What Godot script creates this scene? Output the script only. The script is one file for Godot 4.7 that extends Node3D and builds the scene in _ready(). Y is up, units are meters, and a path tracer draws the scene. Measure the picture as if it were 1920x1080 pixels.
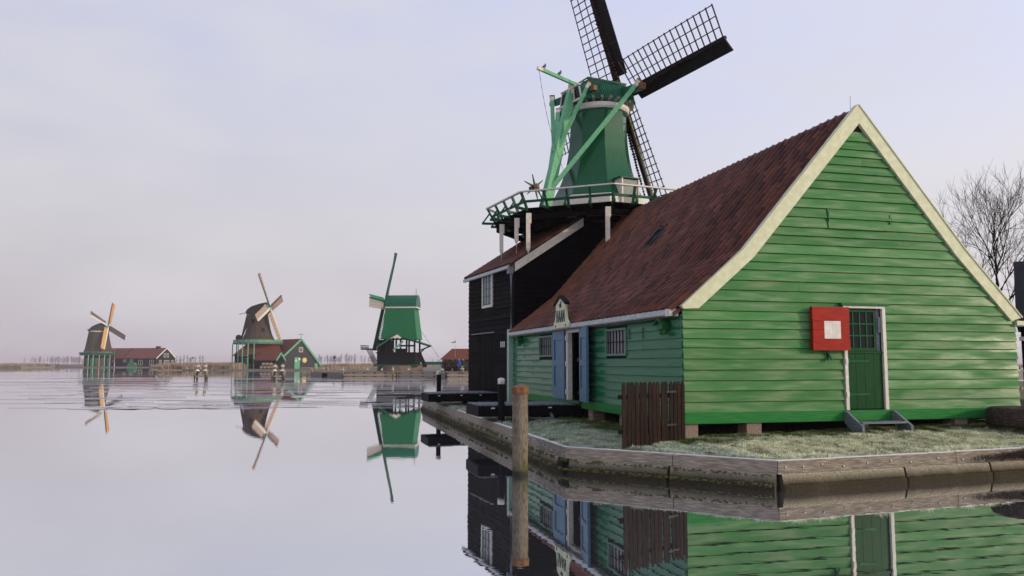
extends Node3D

var rng := RandomNumberGenerator.new()
var taken := {}
var M := {}

# ------------------------------------------------------------------ scene
func _ready():
	rng.seed = 7
	var cam := Camera3D.new()
	cam.name = "camera"
	cam.fov = 39.598
	cam.near = 0.1
	cam.far = 9000.0
	cam.position = Vector3(0, 2, 0)
	cam.rotation.x = atan(142.0 / 1500.0)
	add_child(cam)
	var env := Environment.new()
	env.background_mode = Environment.BG_SKY
	var sky := Sky.new()
	var pan := PanoramaSkyMaterial.new()
	pan.panorama = sky_picture()
	sky.sky_material = pan
	env.sky = sky
	env.tonemap_mode = Environment.TONE_MAPPER_LINEAR
	env.tonemap_exposure = 1.0
	env.fog_enabled = true
	env.fog_density = 0.00028
	env.fog_light_color = Color(0.86, 0.82, 0.85)
	env.sdfgi_enabled = true
	env.ssao_enabled = true
	env.ssil_enabled = true
	var we := WorldEnvironment.new()
	we.name = "world_environment"
	we.environment = env
	add_child(we)
	var sun := DirectionalLight3D.new()
	sun.name = "sun"
	sun.light_energy = 0.62
	sun.light_color = Color(1.0, 0.93, 0.80)
	sun.light_angular_distance = 1.5
	sun.shadow_enabled = true
	var az := deg_to_rad(70.0)
	var el := deg_to_rad(15.0)
	var to_sun := Vector3(sin(az) * cos(el), sin(el), cos(az) * cos(el))
	add_child(sun)
	sun.look_at_from_position(to_sun * 50.0, Vector3.ZERO)
	materials()
	setting()
	quay_wall()
	warehouse()
	mill_house()
	big_mill()
	yard()
	neighbours()
	far_mill_thatched()
	far_mill_yellow()
	paltrok_mill()
	far_banks()
	docks()
	small_life()

# sky: thin winter haze, lavender overhead, pinkish low down, brighter towards the veiled sun
func sky_picture() -> ImageTexture:
	var w := 1024
	var h := 512
	var im := Image.create(w, h, false, Image.FORMAT_RGBF)
	var nz := FastNoiseLite.new()
	nz.seed = 3
	nz.frequency = 0.9
	nz.fractal_octaves = 4
	var az := deg_to_rad(70.0)
	var sd := Vector3(sin(az) * cos(0.262), sin(0.262), cos(az) * cos(0.262))
	for j in h:
		var th := PI * (j + 0.5) / h
		for i in w:
			var ph := TAU * (i + 0.5) / w
			var d := Vector3(sin(ph) * sin(th), cos(th), -cos(ph) * sin(th))
			var up := maxf(d.y, 0.0)
			var c := Vector3(0.61, 0.555, 0.605).lerp(Vector3(0.66, 0.652, 0.70), smoothstep(0.0, 0.2, up)).lerp(Vector3(0.585, 0.625, 0.82), smoothstep(0.14, 0.40, up)).lerp(Vector3(0.47, 0.53, 0.76), smoothstep(0.45, 1.0, up))
			var side := clampf(0.5 + 0.5 * d.x * 1.1 / maxf(0.2, sqrt(d.x * d.x + d.z * d.z)), 0, 1)
			c *= lerpf(0.86, 1.22, side)
			c = c.lerp(Vector3(0.83, 0.79, 0.765), smoothstep(0.55, 1.0, side) * smoothstep(0.40, 0.0, up) * 0.8)
			# aureole of the low sun in the haze
			var ang := rad_to_deg(acos(clampf(d.dot(sd), -1, 1)))
			c += Vector3(1.0, 0.90, 0.72) * (4.2 * exp(-pow(ang / 13.0, 2.0)) + 0.5 * exp(-ang / 24.0))
			var n := nz.get_noise_3d(d.x * 1.6, d.y * 4.5, d.z * 1.6) + 0.35 * nz.get_noise_3d(d.x * 5.0 + 9.0, d.y * 14.0, d.z * 5.0)
			c = c.lerp(Vector3(0.73, 0.715, 0.75), clampf(0.06 + n * 0.9, 0, 0.55))
			im.set_pixel(i, j, Color(c.x, c.y, c.z))
	return ImageTexture.create_from_image(im)

# ------------------------------------------------------------------ materials
func lin(r: float, g: float, b: float) -> Color:
	return Color(r, g, b).linear_to_srgb()

func noise(sd: int, freq: float, oct := 4) -> FastNoiseLite:
	var n := FastNoiseLite.new()
	n.seed = sd
	n.noise_type = FastNoiseLite.TYPE_SIMPLEX_SMOOTH
	n.frequency = freq
	n.fractal_octaves = oct
	return n

func ramp_tex(sd: int, freq: float, cols: Array, size := 512, oct := 5) -> NoiseTexture2D:
	var t := NoiseTexture2D.new()
	t.width = size
	t.height = size
	t.seamless = true
	t.noise = noise(sd, freq, oct)
	var g := Gradient.new()
	g.remove_point(0)
	g.set_color(0, cols[0])
	g.set_offset(0, 0.2)
	for k in range(1, cols.size()):
		g.add_point(lerpf(0.2, 0.8, float(k) / (cols.size() - 1)), cols[k])
	t.color_ramp = g
	return t

func normal_tex(sd: int, freq: float, strength: float, size := 512) -> NoiseTexture2D:
	var t := NoiseTexture2D.new()
	t.width = size
	t.height = size
	t.seamless = true
	t.noise = noise(sd, freq, 5)
	t.as_normal_map = true
	t.bump_strength = strength
	return t

func flat(r: float, g: float, b: float, rough := 0.6, metal := 0.0) -> StandardMaterial3D:
	var m := StandardMaterial3D.new()
	m.albedo_color = lin(r, g, b)
	m.roughness = rough
	m.metallic = metal
	m.metallic_specular = 0.22
	return m

# colour varied by noise that is stretched by the scale along each axis
func vary(a: Color, b: Color, rough: float, sd: int, scale: Vector3, freq := 0.02, relief := 0.0, world := false) -> StandardMaterial3D:
	var m := StandardMaterial3D.new()
	m.albedo_texture = ramp_tex(sd, freq, [a, a.lerp(b, 0.35), b])
	m.roughness = rough
	m.metallic_specular = 0.22
	m.uv1_triplanar = true
	m.uv1_world_triplanar = world
	m.uv1_scale = scale
	if relief > 0.0:
		m.normal_enabled = true
		var key := "relief%d_%d" % [int(freq * 1000.0), sd % 3]
		if not M.has(key):
			M[key] = normal_tex(sd + 50, freq * 1.5, 6.0)
		m.normal_texture = M[key]
		m.normal_scale = relief
	return m

func materials():
	var H := Vector3(0.22, 2.6, 0.22)
	var V := Vector3(2.6, 0.22, 2.6)
	for k in 4:
		var s: float = [1.0, 0.9, 1.1, 0.97][k]
		M["gable%d" % k] = vary(lin(0.044 * s, 0.172 * s, 0.046 * s), lin(0.145 * s, 0.24 * s, 0.105 * s), 0.30, 11 + k, Vector3(0.14, 1.1, 0.14), 0.012, 0.10)
		M["gable%d" % k].metallic_specular = 0.24
		M["gable%d" % k].roughness = 1.0
		M["gable%d" % k].roughness_texture = ramp_tex(18 + k, 0.014, [Color(0.18, 0.18, 0.18), Color(0.45, 0.45, 0.45), Color(0.75, 0.75, 0.75)], 256, 3)
		M["gable%d" % k].normal_scale = 0.05
	M.skirt = vary(lin(0.02, 0.16, 0.035), lin(0.035, 0.21, 0.05), 0.35, 17, H)
	M.wet_near = side_board_mat(0.44)
	M.wet_far = side_board_mat(0.66)
	M.tower = vary(lin(0.005, 0.066, 0.026), lin(0.014, 0.118, 0.045), 0.13, 21, Vector3(2.6, 0.10, 2.6), 0.03, 0.06)
	M.tower.metallic_specular = 0.36
	M.cap_green = vary(lin(0.012, 0.095, 0.05), lin(0.03, 0.14, 0.085), 0.35, 22, V)
	M.mint = vary(lin(0.13, 0.38, 0.20), lin(0.21, 0.47, 0.26), 0.5, 23, Vector3(1, 0.5, 1))
	M.rail_green = vary(lin(0.01, 0.06, 0.03), lin(0.02, 0.09, 0.045), 0.4, 24, Vector3(1, 1, 1))
	M.cream = vary(lin(0.56, 0.56, 0.36), lin(0.66, 0.65, 0.44), 0.5, 25, Vector3(0.5, 0.5, 0.5))
	M.cream_bright = vary(lin(0.66, 0.58, 0.46), lin(0.76, 0.69, 0.57), 0.5, 34, Vector3(0.5, 0.5, 0.5))
	M.white = vary(lin(0.60, 0.55, 0.48), lin(0.72, 0.68, 0.60), 0.5, 26, Vector3(0.6, 0.6, 0.6))
	M.grey_paint = vary(lin(0.40, 0.44, 0.42), lin(0.5, 0.54, 0.52), 0.45, 27, Vector3(0.6, 0.6, 0.6))
	M.pale_green = vary(lin(0.28, 0.42, 0.34), lin(0.36, 0.5, 0.42), 0.5, 28, V)
	M.door = vary(lin(0.003, 0.045, 0.010), lin(0.005, 0.062, 0.016), 0.35, 29, V)
	M.green_trim = vary(lin(0.012, 0.10, 0.03), lin(0.025, 0.14, 0.045), 0.4, 30, Vector3(1, 1, 1))
	M.red = vary(lin(0.25, 0.014, 0.007), lin(0.36, 0.022, 0.011), 0.42, 31, H)
	M.blue = vary(lin(0.07, 0.145, 0.215), lin(0.105, 0.20, 0.285), 0.38, 32, V)
	M.blue_grey = vary(lin(0.14, 0.155, 0.175), lin(0.22, 0.24, 0.265), 0.5, 33, H)
	for k in 3:
		var s: float = [1.0, 0.75, 1.35][k]
		M["tar%d" % k] = vary(lin(0.0058 * s, 0.0046 * s, 0.0048 * s), lin(0.015 * s, 0.0125 * s, 0.013 * s), 0.7, 35 + k, Vector3(0.3, 2.2, 0.3), 0.03, 0.3)
		M["tar%d" % k].metallic_specular = 0.12
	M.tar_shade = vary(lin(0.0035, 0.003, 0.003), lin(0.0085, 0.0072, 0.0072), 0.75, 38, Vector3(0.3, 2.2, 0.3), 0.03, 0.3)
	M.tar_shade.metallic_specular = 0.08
	M.frost = vary(lin(0.55, 0.55, 0.54), lin(0.78, 0.78, 0.78), 0.9, 42, Vector3(3, 3, 3))
	M.black = flat(0.006, 0.005, 0.005, 0.6)
	M.black.metallic_specular = 0.2
	M.dark = flat(0.014, 0.013, 0.013, 0.8)
	M.sail_board = vary(lin(0.008, 0.007, 0.008), lin(0.02, 0.016, 0.016), 0.5, 39, Vector3(1, 1, 1))
	M.sail_cloth = vary(lin(0.02, 0.009, 0.008), lin(0.05, 0.026, 0.022), 0.8, 40, Vector3(2, 2, 2))
	M.lath = flat(0.03, 0.03, 0.028, 0.6)
	M.iron = flat(0.04, 0.04, 0.042, 0.5, 0.6)
	M.door_grey = vary(lin(0.22, 0.23, 0.20), lin(0.32, 0.33, 0.30), 0.5, 81, V)
	M.bracket = vary(lin(0.20, 0.17, 0.13), lin(0.34, 0.30, 0.24), 0.6, 82, V)
	M.zinc = vary(lin(0.16, 0.17, 0.18), lin(0.26, 0.27, 0.28), 0.45, 41, V)
	M.bolt = flat(0.33, 0.32, 0.30, 0.4, 0.7)
	M.glass_dark = flat(0.012, 0.014, 0.016, 0.05)
	M.frame_green = vary(lin(0.10, 0.19, 0.14), lin(0.15, 0.25, 0.19), 0.5, 79, Vector3(1, 1, 1))
	M.glass = pane()
	M.pane_pale = flat(0.30, 0.28, 0.30, 0.2)
	M.letter_green = flat(0.014, 0.04, 0.03, 0.5)
	M.fence0 = vary(lin(0.016, 0.0085, 0.0055), lin(0.036, 0.020, 0.0135), 0.75, 43, V, 0.02, 0.4)
	M.fence1 = vary(lin(0.012, 0.0075, 0.0055), lin(0.026, 0.016, 0.012), 0.75, 44, V, 0.02, 0.4)
	M.fence2 = vary(lin(0.028, 0.015, 0.009), lin(0.055, 0.032, 0.02), 0.75, 45, V, 0.02, 0.4)
	for k in 3:
		var s: float = [1.0, 0.82, 1.16][k]
		M["beam%d" % k] = vary(lin(0.16 * s, 0.132 * s, 0.10 * s), lin(0.44 * s, 0.375 * s, 0.295 * s), 0.75, 46 + k, Vector3(0.35, 3.6, 0.35), 0.02, 0.15, true)
	M.stone = vary(lin(0.17, 0.145, 0.10), lin(0.46, 0.41, 0.31), 0.85, 50, Vector3(1.6, 2.4, 1.6), 0.03, 0.4, true)
	M.stone.vertex_color_use_as_albedo = true
	M.millstone = vary(lin(0.03, 0.022, 0.018), lin(0.11, 0.085, 0.07), 0.9, 51, Vector3(0.8, 3.0, 0.8), 0.02, 0.9)
	M.brick_pier = vary(lin(0.18, 0.13, 0.10), lin(0.42, 0.33, 0.27), 0.9, 52, Vector3(3, 3, 3), 0.03, 0.5)
	M.frost_deck = vary(lin(0.10, 0.11, 0.13), lin(0.27, 0.28, 0.31), 0.6, 53, Vector3(1, 1, 1))
	M.deck_side = vary(lin(0.004, 0.004, 0.0045), lin(0.009, 0.009, 0.010), 0.6, 54, Vector3(1, 3, 1))
	M.deck_side.metallic_specular = 0.15
	M.old_wood = StandardMaterial3D.new()
	M.old_wood.vertex_color_use_as_albedo = true
	M.old_wood.albedo_texture = ramp_tex(55, 0.02, [Color(0.55, 0.53, 0.5), Color(0.9, 0.88, 0.85), Color(1, 1, 1)])
	M.old_wood.uv1_triplanar = true
	M.old_wood.uv1_scale = Vector3(5, 0.6, 5)
	M.old_wood.normal_enabled = true
	M.old_wood.normal_texture = normal_tex(56, 0.03, 8.0)
	M.old_wood.normal_scale = 0.8
	M.old_wood.roughness = 0.8
	M.post_cap = vary(lin(0.11, 0.045, 0.02), lin(0.30, 0.15, 0.075), 0.45, 57, Vector3(3, 1, 3))
	M.tint = StandardMaterial3D.new()
	M.tint.vertex_color_use_as_albedo = true
	M.tint.roughness = 0.75
	M.soil = vary(lin(0.09, 0.085, 0.045), lin(0.26, 0.26, 0.17), 0.95, 58, Vector3(0.7, 0.7, 0.7), 0.02, 0.8, true)
	M.reed = vary(lin(0.17, 0.12, 0.07), lin(0.30, 0.225, 0.15), 0.95, 59, Vector3(0.4, 0.4, 0.4), 0.03, 0.0, true)
	M.far_land = vary(lin(0.13, 0.10, 0.07), lin(0.22, 0.17, 0.12), 0.95, 60, Vector3(0.02, 0.02, 0.02), 0.03, 0.0, true)
	M.thatch = vary(lin(0.060, 0.042, 0.030), lin(0.115, 0.085, 0.062), 0.95, 61, Vector3(0.3, 0.08, 0.3), 0.03, 0.4)
	M.thatch_dark = vary(lin(0.035, 0.028, 0.024), lin(0.07, 0.056, 0.048), 0.95, 62, Vector3(0.3, 0.3, 0.3))
	M.red_roof = vary(lin(0.13, 0.042, 0.028), lin(0.22, 0.085, 0.06), 0.8, 63, Vector3(0.35, 0.35, 0.35), 0.03)
	M.far_black = vary(lin(0.012, 0.012, 0.014), lin(0.024, 0.024, 0.028), 0.7, 64, Vector3(0.1, 1.5, 0.1))
	M.far_grey = vary(lin(0.045, 0.043, 0.047), lin(0.075, 0.072, 0.078), 0.7, 65, Vector3(0.05, 1.2, 0.05))
	M.far_green = vary(lin(0.02, 0.14, 0.058), lin(0.032, 0.20, 0.082), 0.5, 66, Vector3(0.05, 1.2, 0.05))
	M.far_trim = flat(0.13, 0.36, 0.21, 0.6)
	M.far_trim_dark = flat(0.10, 0.17, 0.13, 0.6)
	M.yellow_cloth = flat(0.58, 0.29, 0.06, 0.8)
	M.tan_cloth = flat(0.34, 0.23, 0.17, 0.85)
	M.brown_cloth = flat(0.09, 0.065, 0.06, 0.85)
	M.pale_wood = vary(lin(0.22, 0.17, 0.12), lin(0.42, 0.34, 0.25), 0.8, 67, Vector3(0.5, 2, 0.5))
	M.dock_wood = vary(lin(0.13, 0.115, 0.10), lin(0.26, 0.24, 0.21), 0.8, 68, Vector3(0.5, 2, 0.5))
	M.bark = vary(lin(0.026, 0.020, 0.017), lin(0.055, 0.043, 0.036), 0.9, 69, Vector3(3, 1, 3))
	M.twig = flat(0.10, 0.074, 0.06, 0.9)
	M.tape_red = flat(0.5, 0.04, 0.06, 0.5)
	M.disc_yellow = flat(0.6, 0.5, 0.1, 0.6)
	M.white_bright = flat(0.82, 0.79, 0.74, 0.6)
	M.pale_brick = vary(lin(0.16, 0.11, 0.08), lin(0.28, 0.20, 0.15), 0.9, 80, Vector3(0.5, 0.5, 0.5))
	M.rope = flat(0.05, 0.045, 0.04, 0.9)
	M.grass = StandardMaterial3D.new()
	M.grass.vertex_color_use_as_albedo = true
	M.grass.roughness = 0.95
	M.grass.metallic_specular = 0.2
	M.grass.backlight_enabled = true
	M.grass.backlight = Color(0.35, 0.35, 0.3)
	M.tile_tint = StandardMaterial3D.new()
	M.tile_tint.vertex_color_use_as_albedo = true
	M.tile_tint.roughness = 0.45
	M.tile_tint.metallic_specular = 0.26
	for k in 6:
		var c: Array = [[0.118, 0.047, 0.031], [0.092, 0.038, 0.027], [0.150, 0.060, 0.038], [0.068, 0.030, 0.024], [0.128, 0.048, 0.030], [0.100, 0.043, 0.033]][k]
		M["tile%d" % k] = vary(lin(c[0] * 0.8, c[1] * 0.75, c[2] * 0.75), lin(c[0] * 1.2, c[1] * 1.1, c[2] * 1.1), 0.4, 70 + k, Vector3(3, 3, 3), 0.02, 0.2, true)
	# water: very calm, a dark brown body under a mirror
	var w := StandardMaterial3D.new()
	w.albedo_color = lin(0.74, 0.755, 0.80)
	w.metallic = 0.972
	w.roughness = 0.004
	w.uv1_triplanar = true
	w.uv1_world_triplanar = true
	w.uv1_scale = Vector3(0.10, 0.2, 0.42)
	w.normal_enabled = true
	w.normal_texture = normal_tex(90, 0.010, 5.0, 1024)
	w.normal_texture.noise.fractal_octaves = 3
	w.normal_scale = 0.014
	M.water = w
	var ice := StandardMaterial3D.new()
	ice.albedo_color = lin(0.66, 0.62, 0.66)
	ice.metallic = 0.34
	ice.roughness = 0.05
	ice.uv1_triplanar = true
	ice.uv1_world_triplanar = true
	ice.uv1_scale = Vector3(0.3, 0.3, 0.3)
	ice.normal_enabled = true
	ice.normal_texture = normal_tex(91, 0.02, 6.0)
	ice.normal_scale = 0.012
	M.ice = ice
	M.ice_dark = flat(0.46, 0.44, 0.48, 0.10, 0.6)

func pane() -> StandardMaterial3D:
	var m := StandardMaterial3D.new()
	m.albedo_color = Color(0.8, 0.85, 0.85, 0.12)
	m.transparency = BaseMaterial3D.TRANSPARENCY_ALPHA
	m.roughness = 0.05
	return m

# painted boards dulled by hoar frost on the upper part, still wet and glossy below a ragged line
func side_board_mat(level: float) -> StandardMaterial3D:
	var w := 1024
	var h := 64
	var im := Image.create(w, h, false, Image.FORMAT_RGB8)
	var ro := Image.create(w, h, false, Image.FORMAT_RGB8)
	var n := noise(5, 0.004, 2)
	var f := noise(6, 0.03, 4)
	for x in w:
		var edge := level + 0.55 * n.get_noise_1d(x) + 0.22 * f.get_noise_1d(x)
		for y in h:
			var v := 1.0 - (y + 0.5) / h
			var wet := smoothstep(edge + 0.05, edge - 0.05, v)
			var fine := f.get_noise_2d(x * 2.0, y * 8.0) * 0.15
			var dry := Vector3(0.070, 0.185, 0.110) * (1.0 + fine)
			var c := dry.lerp(Vector3(0.009, 0.13, 0.047) * (1.0 + fine), wet)
			im.set_pixel(x, y, lin(c.x, c.y, c.z))
			var r := lerpf(0.55, 0.22, wet)
			ro.set_pixel(x, y, Color(r, r, r))
	var m := StandardMaterial3D.new()
	m.albedo_texture = ImageTexture.create_from_image(im)
	m.roughness_texture = ImageTexture.create_from_image(ro)
	m.metallic_specular = 0.28
	m.roughness = 1.0
	return m

# ------------------------------------------------------------------ helpers
func numbered(called: String) -> String:
	var n: int = taken.get(called, 0)
	taken[called] = n + 1
	return called if n == 0 else "%s_%03d" % [called, n]

func thing(called: String, label: String, category: String, at := Vector3.ZERO, turn := 0.0, group := "") -> Node3D:
	var o := Node3D.new()
	o.name = numbered(called)
	add_child(o)
	o.position = at
	o.rotation.y = turn
	tag(o, label, category, group)
	return o

func tag(o: Node, label: String, category: String, group := ""):
	o.set_meta("label", label)
	o.set_meta("category", category)
	if group != "":
		o.set_meta("group", group)

func copy(o: Node3D, label: String, at: Vector3, turn := 0.0) -> Node3D:
	var base := String(o.name)
	var c: Node3D = o.duplicate()
	c.name = numbered(base)
	add_child(c)
	c.position = at
	c.rotation.y = turn
	c.set_meta("label", label)
	return c

func st_new() -> SurfaceTool:
	var st := SurfaceTool.new()
	st.begin(Mesh.PRIMITIVE_TRIANGLES)
	st.set_smooth_group(-1)
	return st

func put(called: String, st: SurfaceTool, mat: Material, parent: Node = self) -> MeshInstance3D:
	st.generate_normals()
	var o := MeshInstance3D.new()
	o.name = numbered(called) if parent == self else called
	o.mesh = st.commit()
	o.material_override = mat
	parent.add_child(o, true)
	return o

func inst(called: String, mesh: Mesh, mat: Material, parent: Node, xf: Transform3D) -> MeshInstance3D:
	var o := MeshInstance3D.new()
	o.name = called
	o.mesh = mesh
	o.material_override = mat
	o.transform = xf
	parent.add_child(o, true)
	return o

func struct(called: String, st: SurfaceTool, mat: Material) -> MeshInstance3D:
	var o := put(called, st, mat)
	o.set_meta("kind", "structure")
	return o

func tri(st: SurfaceTool, a: Vector3, b: Vector3, c: Vector3):
	st.add_vertex(a)
	st.add_vertex(b)
	st.add_vertex(c)

# corners in clockwise order as seen from the front
func quad(st: SurfaceTool, a: Vector3, b: Vector3, c: Vector3, d: Vector3):
	tri(st, a, b, c)
	tri(st, a, c, d)

# eight corners: 0-3 bottom ring, 4-7 top ring, counter-clockwise from above
func hexa(st: SurfaceTool, p: Array):
	quad(st, p[4], p[7], p[6], p[5])
	quad(st, p[0], p[1], p[2], p[3])
	for k in 4:
		var n := (k + 1) % 4
		quad(st, p[k], p[k + 4], p[n + 4], p[n])

func box(st: SurfaceTool, lo: Vector3, hi: Vector3):
	hexa(st, [Vector3(lo.x, lo.y, hi.z), Vector3(hi.x, lo.y, hi.z), Vector3(hi.x, lo.y, lo.z), Vector3(lo.x, lo.y, lo.z),
		Vector3(lo.x, hi.y, hi.z), Vector3(hi.x, hi.y, hi.z), Vector3(hi.x, hi.y, lo.z), Vector3(lo.x, hi.y, lo.z)])

# rectangular bar between two points; up sets the direction of its height
func bar(st: SurfaceTool, a: Vector3, b: Vector3, wd: float, ht: float, up := Vector3.UP, wd2 := -1.0, ht2 := -1.0):
	var d := (b - a).normalized()
	if absf(d.dot(up)) > 0.98:
		up = Vector3.RIGHT if absf(d.x) < 0.9 else Vector3.BACK
	var s := d.cross(up).normalized()
	var u := d.cross(s).normalized()
	var w2 := wd if wd2 < 0 else wd2
	var h2 := ht if ht2 < 0 else ht2
	var p := []
	for e in [[a, wd, ht], [b, w2, h2]]:
		for q in [[-1, -1], [1, -1], [1, 1], [-1, 1]]:
			p.append(e[0] + s * (q[0] * e[1] * 0.5) + u * (q[1] * e[2] * 0.5))
	hexa(st, p)

# round tube along points with a radius each
func tube(st: SurfaceTool, pts: Array, rad: Array, sides := 8, closed := true):
	var rings := []
	var ref := Vector3.UP
	for k in pts.size():
		var d: Vector3 = (pts[mini(k + 1, pts.size() - 1)] - pts[maxi(k - 1, 0)]).normalized()
		if absf(d.dot(ref)) > 0.95:
			ref = Vector3.RIGHT if absf(d.x) < 0.8 else Vector3.BACK
		var s := d.cross(ref).normalized()
		var u := d.cross(s).normalized()
		var ring := []
		for i in sides:
			var t := TAU * i / sides
			ring.append(pts[k] + (s * cos(t) + u * sin(t)) * rad[k])
		rings.append(ring)
		ref = u
	loft(st, rings, closed)

# skin through rings that run counter-clockwise seen from the far end
func loft(st: SurfaceTool, rings: Array, closed := true):
	var n: int = rings[0].size()
	for k in rings.size() - 1:
		for i in n:
			var j := (i + 1) % n
			quad(st, rings[k][i], rings[k + 1][i], rings[k + 1][j], rings[k][j])
	if closed:
		for i in range(1, n - 1):
			tri(st, rings[0][0], rings[0][i], rings[0][i + 1])
			var l: Array = rings[-1]
			tri(st, l[0], l[i + 1], l[i])

# polygon (x, y) pushed from z0 to z1 through a transform
func slab(st: SurfaceTool, poly: PackedVector2Array, z0: float, z1: float, xf := Transform3D()):
	var area := 0.0
	for k in poly.size():
		area += poly[k].cross(poly[(k + 1) % poly.size()])
	if area < 0:
		poly.reverse()
	var idx := Geometry2D.triangulate_polygon(poly)
	for k in range(0, idx.size(), 3):
		var a := poly[idx[k]]
		var b := poly[idx[k + 1]]
		var c := poly[idx[k + 2]]
		if (b - a).cross(c - a) > 0:
			var q := b
			b = c
			c = q
		tri(st, xf * Vector3(a.x, a.y, z1), xf * Vector3(b.x, b.y, z1), xf * Vector3(c.x, c.y, z1))
		tri(st, xf * Vector3(a.x, a.y, z0), xf * Vector3(c.x, c.y, z0), xf * Vector3(b.x, b.y, z0))
	for k in poly.size():
		var a := poly[k]
		var b := poly[(k + 1) % poly.size()]
		quad(st, xf * Vector3(a.x, a.y, z1), xf * Vector3(b.x, b.y, z1), xf * Vector3(b.x, b.y, z0), xf * Vector3(a.x, a.y, z0))

# rings of a solid of revolution (or a prism with few sides) about the y axis: [y, radius] pairs, from the bottom up
func lathe(st: SurfaceTool, prof: Array, sides: int, at := Vector3.ZERO, turn := 0.0):
	var rings := []
	for p in prof:
		var r := []
		for i in sides:
			var t := turn + TAU * i / sides
			r.append(at + Vector3(sin(t) * p[1], p[0], cos(t) * p[1]))
		rings.append(r)
	loft(st, rings)

func stuff(called: String, mesh: Mesh, mat: Material, xfs: Array, cols: Array, parent: Node = self) -> MultiMeshInstance3D:
	var mm := MultiMesh.new()
	mm.transform_format = MultiMesh.TRANSFORM_3D
	mm.use_colors = cols.size() > 0
	mm.mesh = mesh
	mm.instance_count = xfs.size()
	for k in xfs.size():
		mm.set_instance_transform(k, xfs[k])
		if mm.use_colors:
			mm.set_instance_color(k, cols[k])
	var o := MultiMeshInstance3D.new()
	o.name = numbered(called) if parent == self else called
	o.multimesh = mm
	o.material_override = mat
	o.set_meta("kind", "stuff")
	parent.add_child(o, true)
	return o

# smooth union of tapered capsules [a, b, ra, rb, colour], meshed with surface nets
func body_mesh(caps: Array, cell: float, k := 0.04) -> ArrayMesh:
	var lo := Vector3.ONE * 1e9
	var hi := -lo
	for c in caps:
		for e in [[c[0], c[2]], [c[1], c[3]]]:
			lo = lo.min(e[0] - Vector3.ONE * (e[1] + k))
			hi = hi.max(e[0] + Vector3.ONE * (e[1] + k))
	lo -= Vector3.ONE * cell * 2
	var n := Vector3i((hi - lo) / cell) + Vector3i(3, 3, 3)
	var f := PackedFloat32Array()
	f.resize(n.x * n.y * n.z)
	var tone := []
	tone.resize(f.size())
	for z in n.z:
		for y in n.y:
			for x in n.x:
				var p := lo + Vector3(x, y, z) * cell
				var d := 9.0
				var near := 9.0
				var col := Color.WHITE
				for c in caps:
					var ab: Vector3 = c[1] - c[0]
					var t := clampf((p - c[0]).dot(ab) / maxf(ab.length_squared(), 1e-6), 0, 1)
					var q: float = (p - c[0] - ab * t).length() - lerpf(c[2], c[3], t)
					if q < near:
						near = q
						col = c[4]
					var hh := clampf(0.5 + 0.5 * (d - q) / k, 0, 1)
					d = lerpf(d, q, hh) - k * hh * (1 - hh)
				var i := (z * n.y + y) * n.x + x
				f[i] = d
				tone[i] = col
	var st := SurfaceTool.new()
	st.begin(Mesh.PRIMITIVE_TRIANGLES)
	var at := {}
	var count := 0
	var corner := [0, 1, n.x, n.x + 1, n.x * n.y, n.x * n.y + 1, n.x * n.y + n.x, n.x * n.y + n.x + 1]
	var pos := [Vector3(0, 0, 0), Vector3(1, 0, 0), Vector3(0, 1, 0), Vector3(1, 1, 0), Vector3(0, 0, 1), Vector3(1, 0, 1), Vector3(0, 1, 1), Vector3(1, 1, 1)]
	var edges := [[0, 1], [2, 3], [4, 5], [6, 7], [0, 2], [1, 3], [4, 6], [5, 7], [0, 4], [1, 5], [2, 6], [3, 7]]
	for z in n.z - 1:
		for y in n.y - 1:
			for x in n.x - 1:
				var i := (z * n.y + y) * n.x + x
				var inside := 0
				for c in corner:
					if f[i + c] < 0:
						inside += 1
				if inside == 0 or inside == 8:
					continue
				var sum := Vector3.ZERO
				var m := 0
				for e in edges:
					var a := f[i + corner[e[0]]]
					var b := f[i + corner[e[1]]]
					if (a < 0) != (b < 0):
						sum += pos[e[0]].lerp(pos[e[1]], a / (a - b))
						m += 1
				st.set_color(tone[i])
				st.set_smooth_group(0)
				st.add_vertex(lo + (Vector3(x, y, z) + sum / m) * cell)
				at[i] = count
				count += 1
	var step := [1, n.x, n.x * n.y]
	for i in at.keys():
		for ax in 3:
			var u: int = step[(ax + 1) % 3]
			var v: int = step[(ax + 2) % 3]
			var a := f[i]
			var b := f[i + step[ax]]
			if (a < 0) == (b < 0) or not (at.has(i - u) and at.has(i - v) and at.has(i - u - v)):
				continue
			var q := [at[i], at[i - u], at[i - u - v], at[i - v]]
			if a < 0:
				q = [q[0], q[3], q[2], q[1]]
			for w in [0, 2, 1, 0, 3, 2]:
				st.add_index(q[w])
	st.generate_normals()
	return st.commit()

# ------------------------------------------------------------------ ground and water
# the bank's edge, (x, depth)
const EDGE := [[-3.88, 35.2], [0.985, 14.98], [4.197, 12.87], [9.34, 14.8], [19.0, 18.4]]

func edge_distance(p: Vector2) -> float:
	var d := 1e9
	for k in EDGE.size() - 1:
		var a := Vector2(EDGE[k][0], EDGE[k][1])
		var b := Vector2(EDGE[k + 1][0], EDGE[k + 1][1])
		d = minf(d, Geometry2D.get_closest_point_to_segment(p, a, b).distance_to(p))
	return d

const HOUSE := Vector3(3.341, -0.18, -15.696)

func house_local(p: Vector2) -> Vector2:
	var q := (p - Vector2(3.341, 15.696)) / 1.09
	return Vector2(q.x * cos(0.262) + q.y * sin(0.262), -q.x * sin(0.262) + q.y * cos(0.262))

var bump := noise(12, 0.9, 3)

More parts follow.
